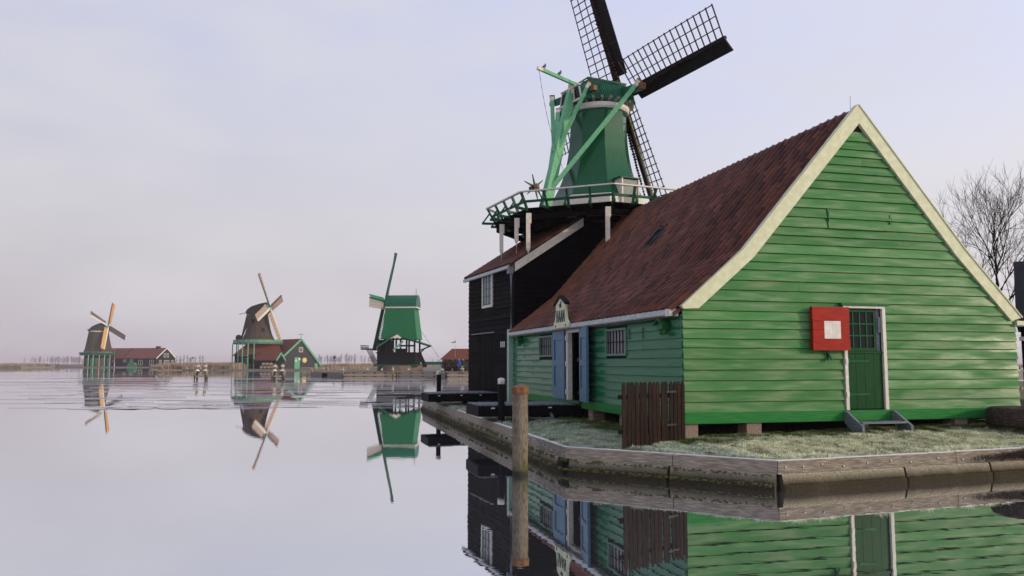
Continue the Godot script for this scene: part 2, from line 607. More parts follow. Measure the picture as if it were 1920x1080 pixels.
func ground_y(p: Vector2) -> float:
	var e := edge_distance(p)
	var l := house_local(p)
	var rise := 0.095 + 0.020 * clampf(l.x, 0, 9)
	return 0.44 + smoothstep(0.1, 2.2, e) * rise + bump.get_noise_2d(p.x, p.y) * 0.035

func setting():
	var st := st_new()
	# water out to the horizon, finer towards the camera
	var w := 4000.0
	quad(st, Vector3(-w, 0, 60), Vector3(-w, 0, -1500), Vector3(w, 0, -1500), Vector3(w, 0, 60))
	struct("water", st, M.water)
	# river bed
	st = st_new()
	quad(st, Vector3(-w, -1.6, 60), Vector3(-w, -1.6, -5200), Vector3(w, -1.6, -5200), Vector3(w, -1.6, 60))
	struct("river_bed", st, M.soil)
	# island under the houses
	var outline := PackedVector2Array()
	for e in EDGE:
		outline.append(Vector2(e[0], e[1]))
	for e in [[40, 24], [40, 60], [6, 60], [-1.5, 44], [-3.2, 38.5]]:
		outline.append(Vector2(e[0], e[1]))
	st = SurfaceTool.new()
	st.begin(Mesh.PRIMITIVE_TRIANGLES)
	var cell := 0.5
	var y := 12.0
	while y < 60.0:
		var big := 0.5 if y < 24.0 else 2.0
		var x := -5.0
		while x < 40.0:
			var c := big if x < 11.0 else 2.0
			var sq := PackedVector2Array([Vector2(x, y), Vector2(x + c, y), Vector2(x + c, y + big), Vector2(x, y + big)])
			for poly in Geometry2D.intersect_polygons(sq, outline):
				var idx := Geometry2D.triangulate_polygon(poly)
				for k in range(0, idx.size(), 3):
					var a: Vector2 = poly[idx[k]]
					var b: Vector2 = poly[idx[k + 1]]
					var d: Vector2 = poly[idx[k + 2]]
					if (b - a).cross(d - a) > 0:
						var q := b
						b = d
						d = q
					for v in [a, d, b]:
						st.set_smooth_group(0)
						st.add_vertex(Vector3(v.x, ground_y(v), -v.y))
			x += c
		y += big
	st.index()
	struct("ground", st, M.soil)
	frosted_grass(outline)
	thin_ice()

func frosted_grass(outline: PackedVector2Array):
	var tuft := SurfaceTool.new()
	tuft.begin(Mesh.PRIMITIVE_TRIANGLES)
	var r := RandomNumberGenerator.new()
	r.seed = 21
	for k in 8:
		var t := r.randf() * TAU
		var at := Vector3(cos(t), 0, sin(t)) * r.randf_range(0.0, 0.03)
		var lean := Vector3(cos(t), 0, sin(t)) * r.randf_range(0.015, 0.075) + Vector3(r.randf_range(-0.02, 0.02), 0, 0)
		var h := r.randf_range(0.03, 0.075)
		var s := Vector3(-sin(t), 0, cos(t)) * 0.0045
		var p := [at - s, at + s, at + lean * 0.45 + Vector3(0, h * 0.7, 0) + s * 0.8, at + lean * 0.45 + Vector3(0, h * 0.7, 0) - s * 0.8, at + lean + Vector3(0, h, 0)]
		var tone := [0.9, 0.9, 1.05, 1.05, 1.15]
		for i in [0, 3, 2, 0, 2, 1, 3, 4, 2]:
			tuft.set_color(Color(tone[i], tone[i], tone[i]))
			tuft.add_vertex(p[i])
	tuft.generate_normals()
	var mesh := tuft.commit()
	var xfs := []
	var cols := []
	var pat := noise(31, 0.7, 3)
	var fine := noise(32, 3.0, 2)
	var tries := 0
	while xfs.size() < 140000 and tries < 800000:
		tries += 1
		var p: Vector2
		if r.randf() < 0.8:
			p = Vector2(r.randf_range(0.8, 11.6), r.randf_range(12.8, 19.0))
		else:
			p = Vector2(r.randf_range(-4.0, 2.6), r.randf_range(15.0, 34.0))
		var l := house_local(p)
		if (l.x > 0.25 and l.x < 7.3 and l.y > 0.2 and l.y < 11.5) or not Geometry2D.is_point_in_polygon(p, outline):
			continue
		var e := edge_distance(p)
		if e < 0.1:
			continue
		var path := absf(l.x - 3.9 - (l.y + 0.5) * 0.35)
		if l.y < -0.35 and l.y > -1.2 and path < 0.16 and r.randf() < 0.7:
			continue
		if pat.get_noise_2d(p.x * 2.2 + 40, p.y * 4.0) > 0.42 and r.randf() < 0.75:
			continue
		var wall := minf(absf(l.y) if l.x > -0.3 else 9.0, absf(l.x) * 0.8 if l.y > -0.2 else 9.0)
		var frost := clampf(smoothstep(0.25, 0.95, wall) * 0.95 + pat.get_noise_2d(p.x * 1.6, p.y * 2.2) * 0.75 + fine.get_noise_2d(p.x, p.y) * 0.3, 0, 1)
		var green := Color(0.07, 0.115, 0.022).lerp(Color(0.11, 0.14, 0.04), r.randf())
		var pale := Color(0.62, 0.64, 0.42).lerp(Color(0.88, 0.87, 0.68), r.randf())
		if l.x < 0:
			pale = Color(0.40, 0.48, 0.35).lerp(Color(0.62, 0.68, 0.56), r.randf())
		var c := green.lerp(pale, frost)
		if r.randf() < 0.06:
			c = Color(0.16, 0.105, 0.05)
		cols.append(c)
		var s := r.randf_range(0.45, 0.85) * (1.0 if e > 0.3 else 1.35)
		if pat.get_noise_2d(p.x * 3.0 + 90, p.y * 3.0) > 0.28:
			s *= 1.5
		xfs.append(Transform3D(Basis.from_euler(Vector3(r.randf_range(-0.25, 0.25), r.randf() * TAU, r.randf_range(-0.25, 0.25))).scaled(Vector3(s, s, s)), Vector3(p.x, ground_y(p) - 0.005, -p.y)))
	var o := stuff("frosted_grass", mesh, M.grass, xfs, cols)
	tag(o, "short grass white with hoar frost between quay and green warehouse", "grass")
	var leaf := SurfaceTool.new()
	leaf.begin(Mesh.PRIMITIVE_TRIANGLES)
	for p in [[Vector3(-0.03, 0, 0), Vector3(0, 0.006, 0.016), Vector3(0.035, 0.0, 0)], [Vector3(-0.03, 0, 0), Vector3(0.035, 0.0, 0), Vector3(0, 0.008, -0.016)]]:
		tri(leaf, p[0], p[2], p[1])
	leaf.generate_normals()
	xfs = []
	cols = []
	for k in 260:
		var p := Vector2(r.randf_range(0.6, 10.4), r.randf_range(13.0, 16.2))
		if not Geometry2D.is_point_in_polygon(p, outline) or edge_distance(p) < 0.15:
			continue
		var s := r.randf_range(0.6, 1.3)
		xfs.append(Transform3D(Basis.from_euler(Vector3(r.randf_range(-0.5, 0.5), r.randf() * TAU, r.randf_range(-0.5, 0.5))).scaled(Vector3(s, s, s)), Vector3(p.x, ground_y(p) + 0.05, -p.y)))
		cols.append(Color(0.13, 0.07, 0.03).lerp(Color(0.28, 0.19, 0.10), r.randf()))
	tag(stuff("fallen_leaves", leaf.commit(), M.tint, xfs, cols), "small brown dead leaves scattered over the frosted grass", "leaves")

# skins of thin ice that drift on the water, outlined where a noise field crosses a level
func thin_ice():
	var n := noise(77, 0.055, 4)
	var n2 := noise(78, 0.25, 3)
	var st := SurfaceTool.new()
	st.begin(Mesh.PRIMITIVE_TRIANGLES)
	var val := func(x: float, d: float) -> float:
		var lim := smoothstep(26.0, 70.0, d + (x + 10.0) * 0.35 + n.get_noise_2d(x * 0.3, 7.0) * 14.0) * smoothstep(230.0, 150.0, d)
		return n.get_noise_2d(x * 0.22, d * 1.1) + 0.5 * n2.get_noise_2d(x * 0.12, d * 0.9) + 0.10 - (1.0 - lim) * 0.62
	var d := 24.0
	while d < 235.0:
		var dd := 0.35 + d * 0.007
		var half := d * 0.70
		var x := -half
		while x < minf(4.0, -8.0 + d * 0.1):
			var dx := 0.5 + d * 0.012
			var c := [Vector2(x, d), Vector2(x + dx, d), Vector2(x + dx, d + dd), Vector2(x, d + dd)]
			var v := []
			for p in c:
				v.append(val.call(p.x, p.y))
			var poly := []
			for k in 4:
				var j := (k + 1) % 4
				if v[k] > 0:
					poly.append(c[k])
				if (v[k] > 0) != (v[j] > 0):
					poly.append(c[k].lerp(c[j], v[k] / (v[k] - v[j])))
			for k in range(1, poly.size() - 1):
				for q in [poly[0], poly[k + 1], poly[k]]:
					st.add_vertex(Vector3(q.x, 0.006, -q.y))
			x += dx
		d += dd
	var o := put("thin_ice", st, M.ice)
	o.set_meta("kind", "stuff")
	tag(o, "broken skins of thin pale ice on the still water", "ice")
	var pl := st_new()
	var r := RandomNumberGenerator.new()
	r.seed = 64
	for k in 70:
		var line := k % 3
		var c := Vector2(r.randf_range(-19, -13.5), 38.5) if line < 2 else Vector2(r.randf_range(-36, -6), 52.0)
		c.y += r.randfn() * (1.3 if line < 2 else 4.0) + c.x * 0.06
		var poly := PackedVector2Array()
		var wd := r.randf_range(0.25, 1.3)
		for i in 6:
			var an := TAU * i / 6.0
			poly.append(Vector2(cos(an) * wd * r.randf_range(0.6, 1.2), sin(an) * wd * 0.35 * r.randf_range(0.6, 1.2)))
		slab(pl, poly, 0.0, 0.012, Transform3D(Basis.from_euler(Vector3(-PI / 2 + r.randf_range(-0.02, 0.035), r.randf_range(-0.5, 0.5), r.randf_range(-0.02, 0.02))), Vector3(c.x, 0.012, -c.y)))
	# long thin seams where sheets have frozen together
	for k in 170:
		var d2 := lerpf(36.0, 115.0, pow(r.randf(), 1.6))
		var x2 := r.randf_range(-0.62, -0.06) * d2
		var ln := r.randf_range(0.6, 3.2) * d2 / 45.0
		var wd := r.randf_range(0.05, 0.16) * d2 / 40.0
		var poly := PackedVector2Array([Vector2(-ln, 0), Vector2(-ln * 0.5, -wd), Vector2(ln * 0.2, -wd * r.randf()), Vector2(ln, 0.0), Vector2(ln * 0.4, wd), Vector2(-ln * 0.3, wd * r.randf())])
		slab(pl, poly, 0.0, 0.01, Transform3D(Basis.from_euler(Vector3(-PI / 2 + r.randf_range(-0.005, 0.03), r.randf_range(-0.12, 0.12), 0)), Vector3(x2, 0.011, -d2)))
	var bi := put("broken_ice", pl, M.ice_dark)
	bi.set_meta("kind", "stuff")
	tag(bi, "dark streaks of broken ice plates frozen together on the water", "ice")

# ------------------------------------------------------------------ quay
func quay_wall():
	var t := thing("quay_wall", "timber and concrete quay wall round the frosted lawn, bolted capping beams", "quay wall")
	var cuts := [[0.0, 0.22, 0.42, 0.62, 0.80, 0.91], [0.0, 0.545], [0.0, 0.69], [0.0, 0.5]]
	var stones := [[0.0, 0.12, 0.24, 0.36, 0.47, 0.575, 0.67, 0.76, 0.845, 0.925], [0.02, 0.53], [0.006, 0.47, 0.83], [0.0, 0.25, 0.5, 0.75]]
	var bolt := SurfaceTool.new()
	bolt.begin(Mesh.PRIMITIVE_TRIANGLES)
	lathe(bolt, [[0.0, 0.021], [0.009, 0.020], [0.017, 0.010]], 8)
	bolt.generate_normals()
	var bolt_mesh := bolt.commit()
	for s in EDGE.size() - 1:
		var a := Vector3(EDGE[s][0], 0, -EDGE[s][1])
		var b := Vector3(EDGE[s + 1][0], 0, -EDGE[s + 1][1])
		var along := (b - a).normalized()
		var out := along.cross(Vector3.UP).normalized()
		var len := (b - a).length()
		var xf := Transform3D(Basis(along, Vector3.UP, out), a)
		var list: Array = cuts[s]
		for k in list.size():
			var u0: float = list[k] * len + (0.012 if k > 0 else 0.002)
			var u1: float = (list[k + 1] if k + 1 < list.size() else 1.0) * len - 0.002
			var lift := rng.randf_range(-0.008, 0.008)
			var st := st_new()
			slab(st, PackedVector2Array([Vector2(u0, 0.265 + lift), Vector2(u1, 0.265 + lift), Vector2(u1, 0.462 + lift), Vector2(u1 - 0.01, 0.47 + lift), Vector2(u0 + 0.01, 0.47 + lift), Vector2(u0, 0.462 + lift)]), -0.11, 0.012 + rng.randf() * 0.006, xf)
			var beam := put("capping_beam", st, M["beam%d" % rng.randi_range(0, 2)], t)
			if s != 0 or k > 1:
				st = st_new()
				slab(st, PackedVector2Array([Vector2(u0 + 0.01, 0.470 + lift), Vector2(u1 - 0.01, 0.470 + lift), Vector2(u1 - 0.012, 0.479 + lift), Vector2(u0 + 0.012, 0.479 + lift)]), -0.105, 0.006, xf)
				put("frost", st, M.frost, beam)
			var u := u0 + 0.14
			while u < u1 and s < 3 and (s > 0 or k > 3):
				inst("bolt", bolt_mesh, M.bolt, beam, xf * Transform3D(Basis(Vector3.RIGHT, PI / 2), Vector3(u, 0.36 + lift + rng.randf_range(-0.03, 0.03), 0.016)))
				u += rng.randf_range(0.3, 0.62)
		list = stones[s]
		for k in list.size():
			var u0: float = list[k] * len + 0.025
			var u1: float = (list[k + 1] if k + 1 < list.size() else (0.985 if s < 1 else 1.0)) * len - 0.02
			var st := SurfaceTool.new()
			st.begin(Mesh.PRIMITIVE_TRIANGLES)
			var pr := [Vector2(-0.3, 0.262), Vector2(0.035, 0.262), Vector2(0.052, 0.250), Vector2(0.085, 0.11), Vector2(0.12, 0.095), Vector2(0.125, -0.4), Vector2(-0.3, -0.4)]
			var n := maxi(4, int((u1 - u0) / 0.12))
			var rings := []
			for i in n + 1:
				var ring := []
				var u := lerpf(u0, u1, float(i) / n)
				var end := 0.012 if i == 0 or i == n else 0.0
				for q in pr:
					var w: Vector2 = q + Vector2(1, 0.6) * bump.get_noise_2d(u * 3.0 + s * 20, q.y * 5.0) * 0.007 - Vector2(end, end * 0.6)
					ring.append(xf * Vector3(u, w.y, w.x))
				rings.append(ring)
			st.set_smooth_group(-1)
			for i in n:
				for j in pr.size():
					var q := (j + 1) % pr.size()
					for v in [[i, j], [i + 1, j], [i + 1, q], [i, j], [i + 1, q], [i, q]]:
						var p: Vector3 = rings[v[0]][v[1]]
						var wet := smoothstep(0.21, 0.11, p.y + bump.get_noise_2d(p.x * 4.0, p.z * 4.0) * 0.05)
						st.set_color(Color(1, 1, 1).lerp(Color(0.16, 0.14, 0.11), wet))
						st.add_vertex(p)
			for e in [0, n]:
				for j in range(1, pr.size() - 1):
					st.set_color(Color(0.3, 0.28, 0.25))
					tri(st, rings[e][0], rings[e][j if e == 0 else j + 1], rings[e][j + 1 if e == 0 else j])
			put("concrete_block", st, M.stone, t)
		# sheet behind the blocks
		var st2 := st_new()
		slab(st2, PackedVector2Array([Vector2(0, -1.6), Vector2(len, -1.6), Vector2(len, 0.25), Vector2(0, 0.25)]), -0.28, -0.05, xf)
		put("back_sheet", st2, M.dark, t)
	# moss on the shelf of the blocks that face the open water
	var xfs := []
	var cols := []
	var m := SurfaceTool.new()
	m.begin(Mesh.PRIMITIVE_TRIANGLES)
	lathe(m, [[-0.01, 0.03], [0.012, 0.026], [0.02, 0.01]], 6)
	m.generate_normals()
	for k in 5200:
		var s := 0 if rng.randf() < 0.86 else 1
		var f := rng.randf()
		if s == 0:
			f = sqrt(f)
		var a := Vector3(EDGE[s][0], 0, -EDGE[s][1])
		var b := Vector3(EDGE[s + 1][0], 0, -EDGE[s + 1][1])
		var out := (b - a).normalized().cross(Vector3.UP).normalized()
		if bump.get_noise_2d(f * 40.0 * (s + 1), s * 7.0) < -0.05:
			continue
		var low := rng.randf() < 0.7
		var q := a.lerp(b, f) + out * ((0.10 if low else 0.05) + rng.randf_range(-0.015, 0.02)) + Vector3(0, (0.095 if low else 0.245) + rng.randf_range(-0.035, 0.012), 0)
		var z := rng.randf_range(0.5, 1.0)
		xfs.append(Transform3D(Basis.from_euler(Vector3(0, rng.randf() * TAU, 0)).scaled(Vector3(z * 1.4, z * 0.7, z)), q))
		cols.append(Color(0.055, 0.065, 0.012).lerp(Color(0.11, 0.115, 0.02), rng.randf()))
	stuff("moss", m.commit(), M.tint, xfs, cols, t)

# ------------------------------------------------------------------ green warehouse
const SLOPE := [[-0.16, 2.955], [1.29, 4.06], [3.864, 6.955]]

# x range of the gable at a height
func gable_at(y: float) -> Vector2:
	var l := [[0.0, 0.9], [0.0, 3.0], [1.29, 4.02], [3.86, 6.93]]
	var r := [[7.45, 0.9], [7.45, 2.95], [6.19, 4.14], [3.86, 6.93]]
	var o := Vector2(3.86, 3.86)
	for k in 3:
		if y >= l[k][1] and y <= l[k + 1][1]:
			o.x = lerpf(l[k][0], l[k + 1][0], (y - l[k][1]) / (l[k + 1][1] - l[k][1]))
		if y >= r[k][1] and y <= r[k + 1][1]:
			o.y = lerpf(r[k][0], r[k + 1][0], (y - r[k][1]) / (r[k + 1][1] - r[k][1]))
	return o

# a clapboard on the plane z = 0: x range at its foot and at its head
func clapboard(st: SurfaceTool, b0: float, b1: float, t0: float, t1: float, y0: float, y1: float, foot := 0.034, head := 0.010, xf := Transform3D()):
	var p := [Vector3(b0, y0, foot), Vector3(b1, y0, foot), Vector3(b1, y0, 0), Vector3(b0, y0, 0),
		Vector3(t0, y1, head), Vector3(t1, y1, head), Vector3(t1, y1, 0), Vector3(t0, y1, 0)]
	for k in 8:
		p[k] = xf * p[k]
	hexa(st, p)

func tile_mesh() -> ArrayMesh:
	var st := SurfaceTool.new()
	st.begin(Mesh.PRIMITIVE_TRIANGLES)
	var n := 9
	var lift := func(a: float) -> float: return -0.030 * sin(PI * a / 0.60) if a < 0.60 else 0.085 * sin(PI * (a - 0.60) / 0.40)
	for pass_ in 2:
		for k in n:
			var a := float(k) / n
			var b := float(k + 1) / n
			var ha: float = lift.call(a)
			var hb: float = lift.call(b)
			var xa := (a - 0.5) * 0.272
			var xb := (b - 0.5) * 0.272
			if pass_ == 0:
				st.set_smooth_group(0)
				quad(st, Vector3(xa, ha + 0.005, -0.17), Vector3(xb, hb + 0.005, -0.17), Vector3(xb, hb + 0.024, 0.16), Vector3(xa, ha + 0.024, 0.16))
			else:
				st.set_smooth_group(-1)
				quad(st, Vector3(xa, ha + 0.024, 0.16), Vector3(xb, hb + 0.024, 0.16), Vector3(xb, hb + 0.006, 0.155), Vector3(xa, ha + 0.006, 0.155))
	st.generate_normals()
	return st.commit()

func tile_tone(r: RandomNumberGenerator) -> Color:
	var c := Color(0.175, 0.066, 0.042).lerp(Color(0.066, 0.030, 0.024), r.randf())
	if r.randf() < 0.1:
		c = Color(0.122, 0.044, 0.027)
	return c * r.randf_range(0.85, 1.15)

func warehouse():
	var t := thing("warehouse", "large green weatherboarded warehouse with steep red tiled roof beside the quay", "warehouse", HOUSE, 0.262)
	t.scale = Vector3.ONE * 1.09
	# walls: plates with openings for the gable door, the side door and two small windows
	var st := st_new()
	slab(st, PackedVector2Array([Vector2(0.0, 0.96), Vector2(3.40, 0.96), Vector2(3.40, 6.38), Vector2(1.29, 4.0), Vector2(0.0, 2.98)]), -0.1, 0.0)
	slab(st, PackedVector2Array([Vector2(4.22, 0.96), Vector2(7.45, 0.96), Vector2(7.45, 2.92), Vector2(6.19, 4.1), Vector2(4.22, 6.45)]), -0.1, 0.0)
	slab(st, PackedVector2Array([Vector2(3.40, 3.06), Vector2(4.22, 3.06), Vector2(4.22, 6.45), Vector2(3.86, 6.88), Vector2(3.40, 6.38)]), -0.1, 0.0)
	slab(st, PackedVector2Array([Vector2(3.40, 0.96), Vector2(4.22, 0.96), Vector2(4.22, 1.14), Vector2(3.40, 1.14)]), -0.1, 0.0)
	slab(st, PackedVector2Array([Vector2(0.0, 0.96), Vector2(7.45, 0.96), Vector2(7.45, 2.92), Vector2(6.19, 4.1), Vector2(3.86, 6.88), Vector2(1.29, 4.0), Vector2(0.0, 2.98)]), -11.6, -11.5)
	box(st, Vector3(0.1, 0.9, -11.5), Vector3(7.45, 1.0, -0.1))
	box(st, Vector3(7.35, 1.0, -11.5), Vector3(7.45, 2.92, -0.1))
	# side plate in the plane x = 0, u is the distance from the corner
	var sx := Transform3D(Basis(Vector3(0, 0, -1), Vector3.UP, Vector3(1, 0, 0)), Vector3.ZERO)
	for r in [[0.1, 2.51, 0.96, 2.9], [3.57, 5.23, 0.96, 2.9], [6.15, 7.55, 0.96, 2.9], [8.67, 11.5, 0.96, 2.9], [2.51, 3.57, 0.96, 2.22], [2.51, 3.57, 2.71, 2.9], [7.55, 8.67, 0.96, 2.24], [7.55, 8.67, 2.72, 2.9], [5.23, 6.15, 2.86, 2.9], [5.23, 6.15, 0.96, 1.1]]:
		slab(st, PackedVector2Array([Vector2(r[0], r[2]), Vector2(r[1], r[2]), Vector2(r[1], r[3]), Vector2(r[0], r[3])]), 0.0, 0.1, sx)
	put("wall", st, M.dark, t)
	gable_boards(t)
	side_boards(t)
	warehouse_roof(t)
	gable_door(t)
	side_details(t)
	# piers
	for p in [[0.0, 0.27, 0.0], [1.25, 1.55, 0.0], [3.62, 3.9, -0.06], [5.85, 6.15, 0.0]]:
		st = st_new()
		box(st, Vector3(p[0], 0.3, -0.32), Vector3(p[1], 0.935, p[2] - 0.002))
		put("pier", st, M.brick_pier, t)
	for w in [2.7, 4.6, 7.6, 10.5]:
		var pier := Node3D.new()
		pier.name = "pier"
		t.add_child(pier, true)
		for row in 6:
			st = st_new()
			var sh := 0.004 * (row % 2)
			box(st, Vector3(0.01 + sh, 0.42 + row * 0.088, -w - 0.3 + sh), Vector3(0.3, 0.42 + row * 0.088 + 0.08, -w))
			put("brick", st, M.brick_pier, pier)
	# lightning rod on the ridge
	st = st_new()
	tube(st, [Vector3(3.864, 6.95, -0.16), Vector3(3.864, 7.32, -0.16)], [0.008, 0.005], 6)
	put("lightning_rod", st, M.iron, t)

func gable_boards(t: Node3D):
	# skirt board
	var st := st_new()
	box(st, Vector3(-0.02, 0.932, 0.0), Vector3(7.47, 1.125, 0.05))
	put("skirt_board", st, M.skirt, t)
	var y := 1.127
	var k := 0
	while y < 6.5:
		var h: float = [0.17, 0.19, 0.155, 0.2, 0.165, 0.185, 0.15, 0.21][rng.randi_range(0, 7)]
		var y1 := minf(y + h, 6.72)
		var lo := gable_at(y)
		var hi := gable_at(y1)
		var spans := []
		if y1 < 3.16:
			spans = [[lo.x, 3.33, hi.x, 3.33], [4.29, lo.y, 4.29, hi.y]]
		elif y > 4.55 and y < 4.9:
			spans = [[lo.x, 3.08, hi.x, 3.08], [3.10, 4.54, 3.10, 4.54], [4.56, lo.y, 4.56, hi.y]]
		else:
			spans = [[lo.x, lo.y, hi.x, hi.y]]
			if k in [12, 17, 26, 30]:
				var cut := lerpf(lo.x, lo.y, [0.3, 0.72, 0.55, 0.4][k % 4])
				spans = [[lo.x, cut, hi.x, cut], [cut + 0.004, lo.y, cut + 0.004, hi.y]]
		for s in spans:
			st = st_new()
			var j := rng.randf_range(-0.004, 0.004)
			var hatch: bool = y > 4.55 and y < 4.9 and s[0] > 3.0 and s[1] < 4.6
			clapboard(st, s[0], s[1], s[2], s[3], y, y1 - 0.006, (0.06 if hatch else 0.042) + j * 0.6, (0.024 if hatch else 0.006) - j * 0.3)
			put("wall_board", st, M["gable%d" % rng.randi_range(0, 3)], t)
		y = y1
		k += 1
	for x in [3.11, 4.5]:
		st = st_new()
		bar(st, Vector3(x, 4.9, 0.045), Vector3(x, 4.72, 0.045), 0.02, 0.012)
		put("hook", st, M.green_trim, t)

func side_boards(t: Node3D):
	var sx := Transform3D(Basis(Vector3(0, 0, 1), Vector3.UP, Vector3(-1, 0, 0)), Vector3.ZERO)
	var st := st_new()
	for r in [[-5.2, 0.0], [-11.6, -6.2]]:
		box(st, Vector3(-0.05, 0.932, r[0]), Vector3(0, 1.125, r[1]))
	put("skirt_board", st, M.skirt, t)
	# boards run along z; the opening list keeps them clear of door and windows
	var gaps := [[2.46, 3.62, 2.17, 2.76], [5.12, 6.26, 1.0, 2.9], [7.5, 8.72, 2.19, 2.77]]
	var y := 1.127
	var hs := [0.15, 0.165, 0.17, 0.16, 0.175, 0.165, 0.17, 0.185, 0.17, 0.17, 0.26]
	for k in hs.size():
		var y1 := minf(y + hs[k], 2.895)
		var cuts := [[0.0, 11.6]]
		for g in gaps:
			if y1 > g[2] + 0.03 and y < g[3] - 0.03:
				var next := []
				for c in cuts:
					if g[0] > c[0] and g[1] < c[1]:
						next.append([c[0], g[0]])
						next.append([g[1], c[1]])
					else:
						next.append(c)
				cuts = next
		if k == 8 or k == 7:
			var next := []
			for c in cuts:
				if c[0] < 0.1:
					next.append([0.0, 1.62])
					next.append([1.628, c[1]])
				else:
					next.append(c)
			cuts = next
		for c in cuts:
			st = st_new()
			var u0: float = c[0]
			var u1: float = c[1]
			# one face with its own UVs, so that the wet edge follows the board
			var foot := 0.036 + rng.randf_range(-0.003, 0.003)
			var p := [Vector3(-foot, y, -u1), Vector3(-foot, y, -u0), Vector3(0, y, -u0), Vector3(0, y, -u1), Vector3(-0.01, y1 - 0.004, -u1), Vector3(-0.01, y1 - 0.004, -u0), Vector3(0, y1 - 0.004, -u0), Vector3(0, y1 - 0.004, -u1)]
			var off := k * 0.37
			for f in [[0, 4, 5, 1], [4, 7, 6, 5], [0, 1, 2, 3], [1, 5, 6, 2], [3, 7, 4, 0]]:
				for i in [0, 1, 2, 0, 2, 3]:
					var q: Vector3 = p[f[i]]
					st.set_uv(Vector2(q.z * 0.12 + off, 1.0 - clampf((q.y - y) / (y1 - y), 0.02, 0.98)))
					st.add_vertex(q)
			put("wall_board", st, M.wet_near if u1 < 6.3 else M.wet_far, t)
		y = y1
	# corner board at the far end
	st = st_new()
	box(st, Vector3(-0.16, 0.7, -11.86), Vector3(0.06, 3.1, -11.62))
	put("corner_board", st, M.pale_green, t)

